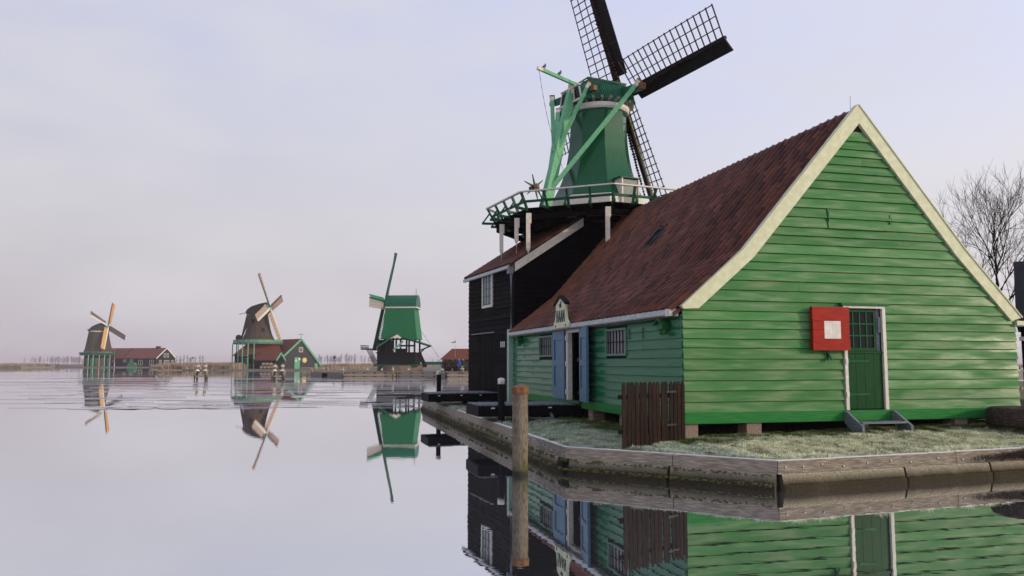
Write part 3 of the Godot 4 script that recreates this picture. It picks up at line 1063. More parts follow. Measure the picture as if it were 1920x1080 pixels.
func warehouse_roof(t: Node3D):
	var st := st_new()
	var prof := PackedVector2Array([Vector2(-0.16, 2.92), Vector2(1.29, 4.03), Vector2(3.864, 6.92), Vector2(6.19, 4.2), Vector2(7.6, 2.86), Vector2(7.6, 2.8), Vector2(6.19, 4.08), Vector2(3.864, 6.84), Vector2(1.29, 3.95), Vector2(-0.16, 2.84)])
	slab(st, prof, -11.55, -0.01)
	var roof := put("roof", st, M.tile1, t)
	var r := RandomNumberGenerator.new()
	r.seed = 99
	var mesh := tile_mesh()
	var xfs := []
	var cols := []
	var moss := noise(61, 0.35, 3)
	for s in 2:
		var a := Vector2(SLOPE[s][0], SLOPE[s][1])
		var b := Vector2(SLOPE[s + 1][0], SLOPE[s + 1][1])
		var len := a.distance_to(b)
		var dir := (b - a) / len
		var bas := Basis(Vector3(0, 0, 1), Vector3(-dir.y, dir.x, 0), Vector3(-dir.x, -dir.y, 0))
		var rows := int(round(len / 0.265))
		for j in rows:
			var v := (j + 0.5) / rows * len
			for i in 46:
				var w := 0.14 + i * 0.25
				var pos := Vector3(a.x + dir.x * v, a.y + dir.y * v, -w)
				if s == 1 and w > 5.72 and w < 6.2 and pos.y > 4.95 and pos.y < 5.52:
					continue
				var xf := Transform3D(bas * Basis.from_euler(Vector3(r.randf_range(-0.02, 0.02), r.randf_range(-0.03, 0.03), r.randf_range(-0.05, 0.05))), pos + bas.y * r.randf_range(0.0, 0.008))
				var c := tile_tone(r)
				var orange := smoothstep(8.3, 11.2, w + moss.get_noise_2d(w * 2, v * 2) * 2.0) * 0.75
				c = c.lerp(Color(0.17, 0.062, 0.022), orange * r.randf_range(0.4, 1.0))
				if w < 3.0:
					inst("roof_tile", mesh, M["tile%d" % r.randi_range(0, 5)], roof, xf)
				else:
					xfs.append(xf)
					cols.append(c)
	stuff("roof_tiles", mesh, M.tile_tint, xfs, cols, roof)
	# ridge tiles
	for i in 29:
		st = SurfaceTool.new()
		st.begin(Mesh.PRIMITIVE_TRIANGLES)
		var z := -0.12 - i * 0.395
		var rings := []
		for e in 2:
			var ring := []
			for q in 7:
				var an := PI * q / 6.0
				var rad := 0.115 + 0.012 * e
				ring.append(Vector3(3.864 + cos(an) * rad, 6.92 + sin(an) * rad * 0.85, z - 0.41 * e))
			ring.append(Vector3(3.864, 6.9, z - 0.41 * e))
			rings.append(ring)
		st.set_smooth_group(-1)
		loft(st, rings)
		put("ridge_tile", st, M["tile%d" % (i % 6)], roof)
	# skylight lying in the tiles
	st = st_new()
	var d := Vector2(2.574, 2.895).normalized()
	var bx := Transform3D(Basis(Vector3(0, 0, 1), Vector3(-d.y, d.x, 0), Vector3(-d.x, -d.y, 0)), Vector3(2.33, 5.26, -5.95))
	for q in [[-0.24, -0.2, -0.34, 0.34], [0.2, 0.24, -0.34, 0.34], [-0.2, 0.2, -0.34, -0.3], [-0.2, 0.2, 0.3, 0.34]]:
		var s2 := st_new()
		box(s2, Vector3(q[0], -0.02, q[2]), Vector3(q[1], 0.085, q[3]))
		s2.generate_normals()
		st.append_from(s2.commit(), 0, bx)
	var sl := put("skylight", st, M.iron, t)
	var s3 := st_new()
	box(s3, Vector3(-0.2, 0.0, -0.3), Vector3(0.2, 0.06, 0.3))
	s3.generate_normals()
	st = st_new()
	st.append_from(s3.commit(), 0, bx)
	put("pane", st, M.glass_dark, sl)
	# bargeboards, left and right, and the boards' dark shadow gap behind them
	var outer := [Vector2(-0.03, 3.02), Vector2(1.24, 4.09), Vector2(3.864, 7.07), Vector2(6.22, 4.3), Vector2(7.56, 2.93)]
	var inner := [Vector2(0.30, 3.0), Vector2(1.45, 3.97), Vector2(3.864, 6.70), Vector2(6.02, 4.16), Vector2(7.3, 2.87)]
	st = st_new()
	slab(st, PackedVector2Array([outer[0], outer[1], outer[2], inner[2], inner[1], inner[0], Vector2(0.0, 2.985)]), -0.05, 0.075)
	put("bargeboard", st, M.cream, t)
	st = st_new()
	slab(st, PackedVector2Array([outer[2] + Vector2(0.001, 0), outer[3], outer[4], inner[4], inner[3], inner[2] + Vector2(0.001, 0)]), -0.05, 0.075)
	put("bargeboard", st, M.cream, t)
	# thin weather strip along the top of the bargeboards
	st = st_new()
	for k in 4:
		var up := Vector2(-(outer[k + 1] - outer[k]).y, (outer[k + 1] - outer[k]).x).normalized()
		var a2: Vector2 = outer[k] + up * 0.012
		var b2: Vector2 = outer[k + 1] + up * 0.012
		bar(st, Vector3(a2.x, a2.y, 0.02), Vector3(b2.x, b2.y, 0.02), 0.15, 0.022, Vector3(up.x, up.y, 0))
	put("weather_strip", st, M.cream, t)
	st = st_new()
	box(st, Vector3(7.42, 2.78, -0.06), Vector3(7.62, 2.868, 0.09))
	put("gutter_end", st, M.cream, t)
	# gutter along the eaves, with a notch at the sign
	st = st_new()
	slab(st, PackedVector2Array([Vector2(-0.21, 2.895), Vector2(-0.19, 2.875), Vector2(-0.05, 2.875), Vector2(-0.05, 2.94), Vector2(-0.17, 2.94), Vector2(-0.19, 2.985), Vector2(-0.21, 2.985)]), -11.62, -0.12)
	var gut := put("gutter", st, M.grey_paint, t)
	for w in [1.6, 3.2, 4.8, 7.2, 8.8, 10.4]:
		st = st_new()
		box(st, Vector3(-0.218, 2.868, -w - 0.02), Vector3(-0.052, 2.99, -w + 0.02))
		put("gutter_bracket", st, M.grey_paint, gut)
	st = st_new()
	box(st, Vector3(-0.22, 2.86, -0.24), Vector3(-0.05, 2.99, -0.05))
	put("gutter_end", st, M.white, t)

func gable_door(t: Node3D):
	var st := st_new()
	# frame: left jamb, right jamb, head
	box(st, Vector3(3.34, 1.13, 0.0), Vector3(3.405, 3.06, 0.06))
	box(st, Vector3(4.215, 1.13, 0.0), Vector3(4.285, 3.06, 0.06))
	box(st, Vector3(3.34, 3.06, 0.0), Vector3(4.285, 3.105, 0.062))
	put("door_frame", st, M.white, t)
	st = st_new()
	box(st, Vector3(3.28, 3.11, 0.0), Vector3(4.36, 3.15, 0.1))
	put("drip_ledge", st, M.green_trim, t)
	# lower door of upright planks
	st = st_new()
	box(st, Vector3(3.41, 1.15, -0.05), Vector3(4.21, 2.19, -0.02))
	var door := put("door", st, M.door, t)
	for k in 4:
		st = st_new()
		box(st, Vector3(3.41 + k * 0.2 + 0.003, 1.15, -0.019), Vector3(3.41 + (k + 1) * 0.2 - 0.003, 2.19, 0.012))
		put("plank", st, M.door, door)
	for y in [1.42, 2.05]:
		st = st_new()
		bar(st, Vector3(3.42, y, 0.02), Vector3(3.9, y, 0.02), 0.012, 0.025)
		box(st, Vector3(3.41, y - 0.025, 0.013), Vector3(3.46, y + 0.025, 0.032))
		put("strap_hinge", st, M.green_trim, door)
		st = st_new()
		box(st, Vector3(3.345, y - 0.05, 0.061), Vector3(3.4, y + 0.05, 0.075))
		put("hinge_plate", st, M.white, door)
	st = st_new()
	box(st, Vector3(3.406, 2.195, -0.03), Vector3(4.214, 2.235, 0.03))
	put("sill", st, M.door, t)
	# window above the half door
	st = st_new()
	for q in [[3.406, 3.45, 2.24, 3.055], [4.06, 4.12, 2.24, 3.055], [3.45, 4.06, 2.24, 2.31], [3.45, 4.06, 2.99, 3.055]]:
		box(st, Vector3(q[0], q[2], -0.06), Vector3(q[1], q[3], -0.01))
	var win := put("window", st, M.door, t)
	for k in 3:
		st = st_new()
		var x := 3.45 + (k + 1) * 0.1525
		box(st, Vector3(x - 0.009, 2.31, -0.046), Vector3(x + 0.009, 2.99, -0.014))
		put("glazing_bar", st, M.green_trim, win)
	for k in 2:
		st = st_new()
		var y := 2.31 + (k + 1) * 0.2267
		box(st, Vector3(3.45, y - 0.009, -0.044), Vector3(4.06, y + 0.009, -0.016))
		put("glazing_bar", st, M.green_trim, win)
	for k in 4:
		for j in 3:
			st = st_new()
			var x := 3.45 + k * 0.1525
			var y := 2.31 + j * 0.2267
			box(st, Vector3(x + 0.009, y + 0.009, -0.033), Vector3(x + 0.1435, y + 0.2177, -0.029))
			put("pane", st, M.glass_dark, win)
	st = st_new()
	box(st, Vector3(4.125, 2.24, -0.09), Vector3(4.2, 3.055, -0.02))
	box(st, Vector3(4.15, 2.6, -0.019), Vector3(4.21, 2.9, 0.02))
	put("jamb_board", st, M.blue_grey, t)
	# red shutter folded back against the boards
	st = st_new()
	box(st, Vector3(2.6, 2.27, 0.10), Vector3(3.385, 3.05, 0.15))
	var sh := put("shutter", st, M.red, t)
	sh.set_meta("label", "red window shutter with a white square, folded open")
	for q in [[2.585, 3.39, 2.25, 2.463, 0.165], [2.585, 3.39, 2.805, 3.065, 0.165], [2.595, 2.84, 2.466, 2.633, 0.158], [2.595, 2.84, 2.637, 2.802, 0.158], [3.2, 3.385, 2.466, 2.802, 0.158]]:
		st = st_new()
		box(st, Vector3(q[0], q[2], 0.08), Vector3(q[1], q[3], q[4]))
		put("plank", st, M.red, sh)
	for k in 2:
		st = st_new()
		box(st, Vector3(2.842 + k * 0.179, 2.468, 0.151), Vector3(3.018 + k * 0.179, 2.8, 0.159))
		put("white_square", st, M.white, sh)
	st = st_new()
	bar(st, Vector3(2.98, 2.25, 0.05), Vector3(2.98, 2.06, 0.06), 0.035, 0.03)
	bar(st, Vector3(2.9, 2.25, 0.06), Vector3(2.97, 2.2, 0.09), 0.03, 0.03)
	bar(st, Vector3(2.98, 2.2, 0.06), Vector3(3.0, 2.07, 0.13), 0.02, 0.02)
	put("shutter_catch", st, M.green_trim, t)
	# step
	var step := thing("doorstep", "grey wooden doorstep below the green gable door", "steps", HOUSE, 0.262)
	step.scale = Vector3.ONE * 1.09
	for x in [3.30, 4.36]:
		st = st_new()
		slab(st, PackedVector2Array([Vector2(0.06, 1.11), Vector2(0.12, 1.11), Vector2(0.55, 0.86), Vector2(0.55, 0.66), Vector2(0.40, 0.66), Vector2(0.06, 0.9)]), -0.025, 0.025, Transform3D(Basis(Vector3(0, 0, 1), Vector3.UP, Vector3(-1, 0, 0)), Vector3(x, 0, 0)))
		put("stringer", st, M.blue_grey, step)
	st = st_new()
	box(st, Vector3(3.327, 0.9, 0.22), Vector3(4.333, 0.935, 0.5))
	put("tread", st, M.blue_grey, step)

func side_details(t: Node3D):
	var st: SurfaceTool
	# barred windows
	for q in [[2.51, 3.57, 2.22, 2.71], [7.55, 8.67, 2.24, 2.72]]:
		st = st_new()
		var u0: float = q[0]
		var u1: float = q[1]
		for e in [[u0 - 0.05, u0, q[2] - 0.05, q[3] + 0.05], [u1, u1 + 0.05, q[2] - 0.05, q[3] + 0.05], [u0, u1, q[2] - 0.05, q[2]], [u0, u1, q[3], q[3] + 0.05]]:
			box(st, Vector3(-0.055, e[2], -e[1]), Vector3(0.02, e[3], -e[0]))
		var win := put("window", st, M.frame_green, t)
		st = st_new()
		box(st, Vector3(0.022, q[2], -u1), Vector3(0.03, q[3], -u0))
		put("pane", st, M.pane_pale, win)
		for k in 5:
			st = st_new()
			var u := lerpf(u0, u1, (k + 1) / 6.0)
			box(st, Vector3(-0.03, q[2], -u - 0.012), Vector3(-0.008, q[3], -u + 0.012))
			put("window_bar", st, M.black, win)
		st = st_new()
		var ym: float = (q[2] + q[3]) / 2
		box(st, Vector3(-0.026, ym - 0.01, -u1), Vector3(-0.012, ym + 0.01, -u0))
		put("window_bar", st, M.black, win)
	# doorway
	st = st_new()
	box(st, Vector3(-0.07, 1.1, -6.26), Vector3(0.05, 2.86, -6.14))
	box(st, Vector3(-0.07, 1.1, -5.22), Vector3(0.05, 2.86, -5.14))
	box(st, Vector3(-0.065, 2.78, -6.14), Vector3(0.05, 2.86, -5.22))
	var fr := put("door_frame", st, M.white, t)
	for y in [1.3, 2.0, 2.65]:
		st = st_new()
		box(st, Vector3(-0.1, y - 0.06, -6.25), Vector3(-0.071, y + 0.06, -6.19))
		put("hinge_block", st, M.white, fr)
	st = st_new()
	box(st, Vector3(-0.12, 1.04, -6.2), Vector3(0.05, 1.1, -5.2))
	put("threshold", st, M.green_trim, t)
	# what stands inside the door
	st = st_new()
	tube(st, [Vector3(0.12, 1.0, -5.66), Vector3(0.12, 2.9, -5.66)], [0.05, 0.05], 10)
	box(st, Vector3(0.05, 1.25, -5.74), Vector3(0.19, 1.32, -5.58))
	box(st, Vector3(0.04, 2.05, -5.75), Vector3(0.2, 2.15, -5.57))
	put("inner_post", st, M.fence2, t)
	st = st_new()
	box(st, Vector3(0.05, 1.1, -5.5), Vector3(0.08, 2.78, -5.225))
	put("inner_door", st, M.grey_paint, t)
	# blue shutter doors: the far one flat on the wall, the near one standing off a little
	for e in [[Vector3(-0.06, 0, -6.3), Vector3(0, 0, -1), 0.95], [Vector3(-0.05, 0, -5.17), Vector3(-0.17, 0, 0.985), 0.92]]:
		var a: Vector3 = e[0]
		var dir: Vector3 = e[1].normalized()
		var out := dir.cross(Vector3.UP).normalized()
		if out.x > 0:
			out = -out
		var xf := Transform3D(Basis(dir, Vector3.UP, out), a)
		var ln: float = e[2]
		st = st_new()
		bx(st, xf, Vector3(0, 1.11, 0), Vector3(ln, 2.87, 0.03))
		var leaf := put("shutter_door", st, M.blue, t)
		for q in [[0.0, 0.14, 1.11, 2.87], [ln - 0.14, ln, 1.11, 2.87], [0.14, ln - 0.14, 1.11, 1.42], [0.14, ln - 0.14, 1.95, 2.1], [0.14, ln - 0.14, 2.62, 2.87]]:
			st = st_new()
			bx(st, xf, Vector3(q[0] + 0.002, q[2], 0.031), Vector3(q[1] - 0.002, q[3], 0.058))
			put("rail", st, M.blue, leaf)
	# latches that hold the shutters of the barred windows
	for u in [1.62, 2.3]:
		st = st_new()
		bar(st, Vector3(-0.045, 2.72, -u), Vector3(-0.045, 2.5, -u), 0.02, 0.014)
		put("hook", st, M.green_trim, t)
	# name board above the eaves
	var sx := Transform3D(Basis(Vector3(0, 0, 1), Vector3.UP, Vector3(-1, 0, 0)), Vector3(-0.215, 0, -6.1))
	st = st_new()
	slab(st, PackedVector2Array([Vector2(-0.58, 2.9), Vector2(0.58, 2.9), Vector2(0.58, 3.02), Vector2(0.46, 3.1), Vector2(0.38, 3.35), Vector2(0.40, 3.5), Vector2(0, 3.68), Vector2(-0.40, 3.5), Vector2(-0.38, 3.35), Vector2(-0.46, 3.1), Vector2(-0.58, 3.02)]), 0.0, 0.05, sx)
	var sign := put("name_board", st, M.cream, t)
	for s in [-1, 1]:
		st = st_new()
		bar(st, sx * Vector3(0.0, 3.71, 0.03), sx * Vector3(0.47 * s, 3.495, 0.03), 0.12, 0.055)
		put("coping", st, M.black, sign)
	for x in [-0.4, 0.4]:
		st = st_new()
		box(st, sx * Vector3(x - 0.025, 2.93, 0.051), sx * Vector3(x + 0.025, 2.98, 0.06))
		put("bolt", st, M.black, sign)
	lettering("HAAN", "letters", 0.30, sx * Transform3D(Basis(), Vector3(0, 3.19, 0.052)), M.letter_green, sign, Vector2(0.60, 1.0))
	st = st_new()
	slab(st, PackedVector2Array([Vector2(-0.07, 3.42), Vector2(0.02, 3.41), Vector2(0.07, 3.45), Vector2(0.05, 3.53), Vector2(0.09, 3.55), Vector2(0.03, 3.58), Vector2(0.0, 3.53), Vector2(-0.03, 3.49), Vector2(-0.09, 3.52)]), 0.051, 0.058, sx)
	put("painted_bird", st, M.black, sign)
	# nest houses under the eaves
	for w in [0.55, 10.55]:
		var n := thing("nest_box", "green nest box with two cups under the eaves by the %s" % ("near corner" if w < 5 else "far corner post"), "nest box", HOUSE, 0.262, "nest boxes")
		n.scale = Vector3.ONE * 1.09
		st = st_new()
		bx(st, Transform3D(Basis(), Vector3(0, 0, 0)), Vector3(-0.19, 2.64, -w - 0.11), Vector3(-0.04, 2.74, -w + 0.11))
		put("body", st, M.green_trim, n)
		for s in [-1, 1]:
			st = st_new()
			bar(st, Vector3(-0.13, 2.83, -w), Vector3(-0.13, 2.72, -w + 0.18 * s), 0.22, 0.016)
			put("roof", st, M.green_trim, n)
			st = SurfaceTool.new()
			st.begin(Mesh.PRIMITIVE_TRIANGLES)
			lathe(st, [[2.535, 0.025], [2.555, 0.045], [2.60, 0.055], [2.639, 0.055]], 10, Vector3(-0.11, 0, -w + 0.06 * s))
			put("cup", st, M.green_trim, n)

func bx(st: SurfaceTool, xf: Transform3D, lo: Vector3, hi: Vector3):
	var p := [Vector3(lo.x, lo.y, hi.z), Vector3(hi.x, lo.y, hi.z), Vector3(hi.x, lo.y, lo.z), Vector3(lo.x, lo.y, lo.z), Vector3(lo.x, hi.y, hi.z), Vector3(hi.x, hi.y, hi.z), Vector3(hi.x, hi.y, lo.z), Vector3(lo.x, hi.y, lo.z)]
	for k in 8:
		p[k] = xf * p[k]
	if xf.basis.determinant() < 0:
		p = [p[1], p[0], p[3], p[2], p[5], p[4], p[7], p[6]]
	hexa(st, p)

func lettering(text: String, called: String, size: float, xf: Transform3D, mat: Material, parent: Node, stretch := Vector2.ONE):
	var tm := TextMesh.new()
	var font := SystemFont.new()
	font.font_names = PackedStringArray(["Droid Sans"])
	font.font_weight = 700
	tm.font = font
	tm.text = text
	tm.font_size = 48
	tm.pixel_size = size / 35.0
	tm.depth = 0.012
	inst(called, tm, mat, parent, xf * Transform3D(Basis().scaled(Vector3(stretch.x, stretch.y, 1)), Vector3.ZERO))

# ------------------------------------------------------------------ black mill house
func mill_house():
	var t := thing("mill_house", "tall black tarred wooden house carrying the green windmill's gallery", "house", Vector3(0.095, 0.232, -28.29), 0.36)
	t.scale = Vector3.ONE * 0.884
	var st := st_new()
	# gable polygon; the left slope carries the white bargeboard
	var gp := PackedVector2Array([Vector2(0, 0.4), Vector2(8.2, 0.4), Vector2(8.2, 6.0), Vector2(5.1, 7.95), Vector2(3.0, 7.95), Vector2(0, 6.0)])
	slab(st, gp, -6.0, -0.02)
	put("wall", st, M.dark, t)
	var sx := Transform3D(Basis(Vector3(0, 0, -1), Vector3.UP, Vector3(1, 0, 0)), Vector3.ZERO)
	# water side boards, clear of the window and the wide door
	var y := 0.5
	var gaps := [[2.55, 3.95, 4.45, 6.1], [2.36, 4.48, 0.4, 3.32]]
	while y < 6.0:
		var h := rng.randf_range(0.17, 0.235)
		var y1 := minf(y + h, 6.04)
		var cuts := [[0.03, 6.0]]
		for g in gaps:
			if y1 > g[2] + 0.02 and y < g[3] - 0.02:
				cuts = [[0.03, g[0]], [g[1], 6.0]]
		for c in cuts:
			st = st_new()
			var foot := rng.randf_range(0.035, 0.055)
			var p := [Vector3(-foot, y, -c[1] - 0.03), Vector3(-foot, y, -c[0]), Vector3(0.01, y, -c[0]), Vector3(0.01, y, -c[1] - 0.03), Vector3(-0.008, y1, -c[1] - 0.03), Vector3(-0.008, y1, -c[0]), Vector3(0.01, y1, -c[0]), Vector3(0.01, y1, -c[1] - 0.03)]
			hexa(st, [p[1], p[2], p[3], p[0], p[5], p[6], p[7], p[4]])
			put("wall_board", st, M["tar%d" % rng.randi_range(0, 2)], t)
		y = y1
	# gable boards
	y = 2.2
	while y < 7.9:
		var y1 := y + rng.randf_range(0.18, 0.23)
		var x0 := maxf(0.0, (y1 - 6.0) / 0.65)
		var x1 := minf(8.2, 8.2 - (y1 - 6.0) / 0.63)
		if x1 - x0 > 0.3:
			st = st_new()
			clapboard(st, x0, x1, x0, x1, y, y1, 0.03 + rng.randf() * 0.015, -0.005)
			put("wall_board", st, M.tar_shade, t)
		y = y1
	# roof of the water side
	st = st_new()
	slab(st, PackedVector2Array([Vector2(-0.18, 5.96), Vector2(3.0, 8.03), Vector2(5.1, 8.03), Vector2(8.4, 5.93), Vector2(8.4, 5.85), Vector2(5.1, 7.96), Vector2(3.0, 7.96), Vector2(-0.18, 5.88)]), -6.15, 0.0)
	var roof := put("roof", st, M.tile3, t)
	var mesh := tile_mesh()
	var r := RandomNumberGenerator.new()
	r.seed = 5
	var xfs := []
	var cols := []
	var dir := Vector2(3.18, 2.07).normalized()
	var bas := Basis(Vector3(0, 0, 1), Vector3(-dir.y, dir.x, 0), Vector3(-dir.x, -dir.y, 0))
	for j in 14:
		for i in 31:
			var v := 0.13 + j * 0.27
			xfs.append(Transform3D(bas, Vector3(-0.18 + dir.x * v, 5.985 + dir.y * v, -0.12 - i * 0.2)))
			cols.append(tile_tone(r) * 1.1)
	stuff("roof_tiles", mesh, M.tile_tint, xfs, cols, roof)
	# bargeboards near and far
	for e in [[0.0, 0.07], [-6.24, -6.15]]:
		st = st_new()
		slab(st, PackedVector2Array([Vector2(0.0, 6.05), Vector2(3.05, 8.08), Vector2(3.05, 7.72), Vector2(0.0, 5.7)]) if e[0] > -1 else PackedVector2Array([Vector2(-0.22, 5.98), Vector2(3.05, 8.12), Vector2(3.05, 7.9), Vector2(-0.22, 5.8)]), e[0] + 0.003, e[1], Transform3D())
		put("bargeboard", st, M.cream_bright, t)
	# gutter, hopper and downpipe
	st = st_new()
	box(st, Vector3(-0.26, 5.83, -6.2), Vector3(-0.13, 5.95, -0.12))
	put("gutter", st, M.grey_paint, t)
	st = st_new()
	box(st, Vector3(-0.22, 5.62, -0.32), Vector3(0.02, 5.98, -0.04))
	put("rain_hopper", st, M.zinc, t)
	st = st_new()
	tube(st, [Vector3(-0.1, 5.65, -0.14), Vector3(-0.1, 3.0, -0.14), Vector3(-0.1, 0.6, -0.14)], [0.055, 0.055, 0.055], 10)
	put("downpipe", st, M.zinc, t)
	# window: tall sash in a white frame
	st = st_new()
	for q in [[2.55, 2.67, 4.45, 6.08], [3.83, 3.95, 4.45, 6.08], [2.67, 3.83, 4.45, 4.56], [2.67, 3.83, 5.96, 6.08]]:
		box(st, Vector3(-0.075, q[2], -q[1]), Vector3(0.0, q[3], -q[0]))
	var win := put("window", st, M.white, t)
	st = st_new()
	box(st, Vector3(-0.03, 4.56, -3.83), Vector3(-0.018, 5.96, -2.67))
	put("pane", st, M.pane_pale, win)
	for u in [2.72, 3.06, 3.44, 3.78]:
		st = st_new()
		box(st, Vector3(-0.055, 4.56, -u - 0.022), Vector3(-0.031, 5.96, -u + 0.022))
		put("glazing_bar", st, M.cap_green, win)
	for v in [4.6, 4.95, 5.28, 5.6, 5.93]:
		st = st_new()
		box(st, Vector3(-0.052, v - 0.02, -3.83), Vector3(-0.033, v + 0.02, -2.67))
		put("glazing_bar", st, M.cap_green, win)
	# plank door and its ledge
	for k in 8:
		st = st_new()
		var u := 2.37 + k * 0.2625
		box(st, Vector3(-0.02 - 0.006 * (k % 2), 0.5, -u - 0.258), Vector3(0.0, 3.28, -u))
		put("door_plank", st, M["tar%d" % (k % 3)], t)
	st = st_new()
	box(st, Vector3(-0.1, 3.32, -5.4), Vector3(0.0, 3.36, -2.3))
	put("door_ledge", st, M.zinc, t)
	st = st_new()
	for k in 3:
		box(st, Vector3(-0.065, 2.68, -1.12 - k * 0.2), Vector3(-0.05, 2.92, -1.0 - k * 0.2))
	put("vent_slats", st, M.grey_paint, t)

# ------------------------------------------------------------------ green smock mill
const STAGE := [0.0, 45.0, 90.0, 135.0, 180.0, 225.0, 270.0, 315.0]

func big_mill():
	var t := thing("windmill", "large green smock mill with black lattice sails rising behind the warehouse", "windmill", Vector3(3.527, 0.232, -31.83))
	t.scale = Vector3.ONE * 0.884
	var st := st_new()
	lathe(st, [[0.4, 2.9], [8.2, 2.5]], 8, Vector3.ZERO, 0.09)
	put("base", st, M.tar0, t)
	st = st_new()
	lathe(st, [[8.3, 2.34], [8.95, 2.3], [9.3, 2.26], [9.36, 2.1]], 8, Vector3.ZERO, 0.09)
	put("plinth", st, M.white, t)
	for a in [-0.62, 0.1]:
		st = st_new()
		var c := Vector3(sin(a), 0, cos(a)) * 2.24 + Vector3(0, 8.72, 0)
		tube(st, [c, c + Vector3(sin(a), 0, cos(a)) * 0.12], [0.09, 0.085], 10)
		put("red_knob", st, M.red, t)
	# tower: concave eight-sided smock in painted boards
	st = st_new()
	for i in 8:
		st.set_smooth_group(i + 1)
		var a0 := 0.09 + TAU * i / 8.0
		var a1 := a0 + TAU / 8.0
		for k in 24:
			var f0 := k / 24.0
			var f1 := (k + 1) / 24.0
			var r0 := 1.29 + 0.12 * (1.0 - f0) + 0.75 * pow(1.0 - f0, 3.2)
			var r1 := 1.29 + 0.12 * (1.0 - f1) + 0.75 * pow(1.0 - f1, 3.2)
			var y0 := lerpf(9.36, 13.45, f0)
			var y1 := lerpf(9.36, 13.45, f1)
			quad(st, Vector3(sin(a0) * r0, y0, cos(a0) * r0), Vector3(sin(a0) * r1, y1, cos(a0) * r1), Vector3(sin(a1) * r1, y1, cos(a1) * r1), Vector3(sin(a1) * r0, y0, cos(a1) * r0))
	put("tower", st, M.tower, t)
	tower_details(t)
	mill_stage(t)
	mill_cap(t)
	mill_sails(t)

func tower_details(t: Node3D):
	# curb ring under the cap
	var st := st_new()
	lathe(st, [[13.38, 1.36], [13.46, 1.42], [13.62, 1.42], [13.64, 1.36]], 24)
	put("curb_ring", st, M.white, t)
	for k in 14:
		st = st_new()
		var a := -1.5 + k * 0.25
		var d := Vector3(sin(a), 0, cos(a))
		bar(st, d * 1.3 + Vector3(0, 13.7, 0), d * 1.62 + Vector3(0, 13.78, 0), 0.1, 0.12)
		put("bracket", st, M.bracket, t)
	# door on the sunny facet
	var a := 0.09 + PI / 8
	var n := Vector3(sin(a), 0, cos(a))
	var s := Vector3(cos(a), 0, -sin(a))
	var foot := n * 2.12
	var xf := Transform3D(Basis(s, Vector3(0, 1, 0), n), foot + s * 0.13)
	st = st_new()
	bx(st, xf, Vector3(-0.44, 8.45, -0.4), Vector3(0.44, 9.95, 0.08))
	var door := put("door", st, M.door_grey, t)
	st = st_new()
	for x in [-0.46, 0.4]:
		bx(st, xf, Vector3(x, 8.45, -0.5), Vector3(x + 0.06, 10.0, 0.12))
	put("door_frame", st, M.white, door)
	st = st_new()
	bx(st, xf, Vector3(-0.55, 10.0, -0.6), Vector3(0.55, 10.06, 0.16))
	put("door_hood", st, M.rail_green, door)

func stage_point(k: float, r: float, y: float) -> Vector3:
	# on the octagon's side between corner floor(k) and the next
	var i := int(floor(k))
	var f := k - i
	var p := func(j): return Vector3(sin(deg_to_rad(45.0 * j)), 0, cos(deg_to_rad(45.0 * j))) * r
	return p.call(i).lerp(p.call(i + 1), f) + Vector3(0, y, 0)

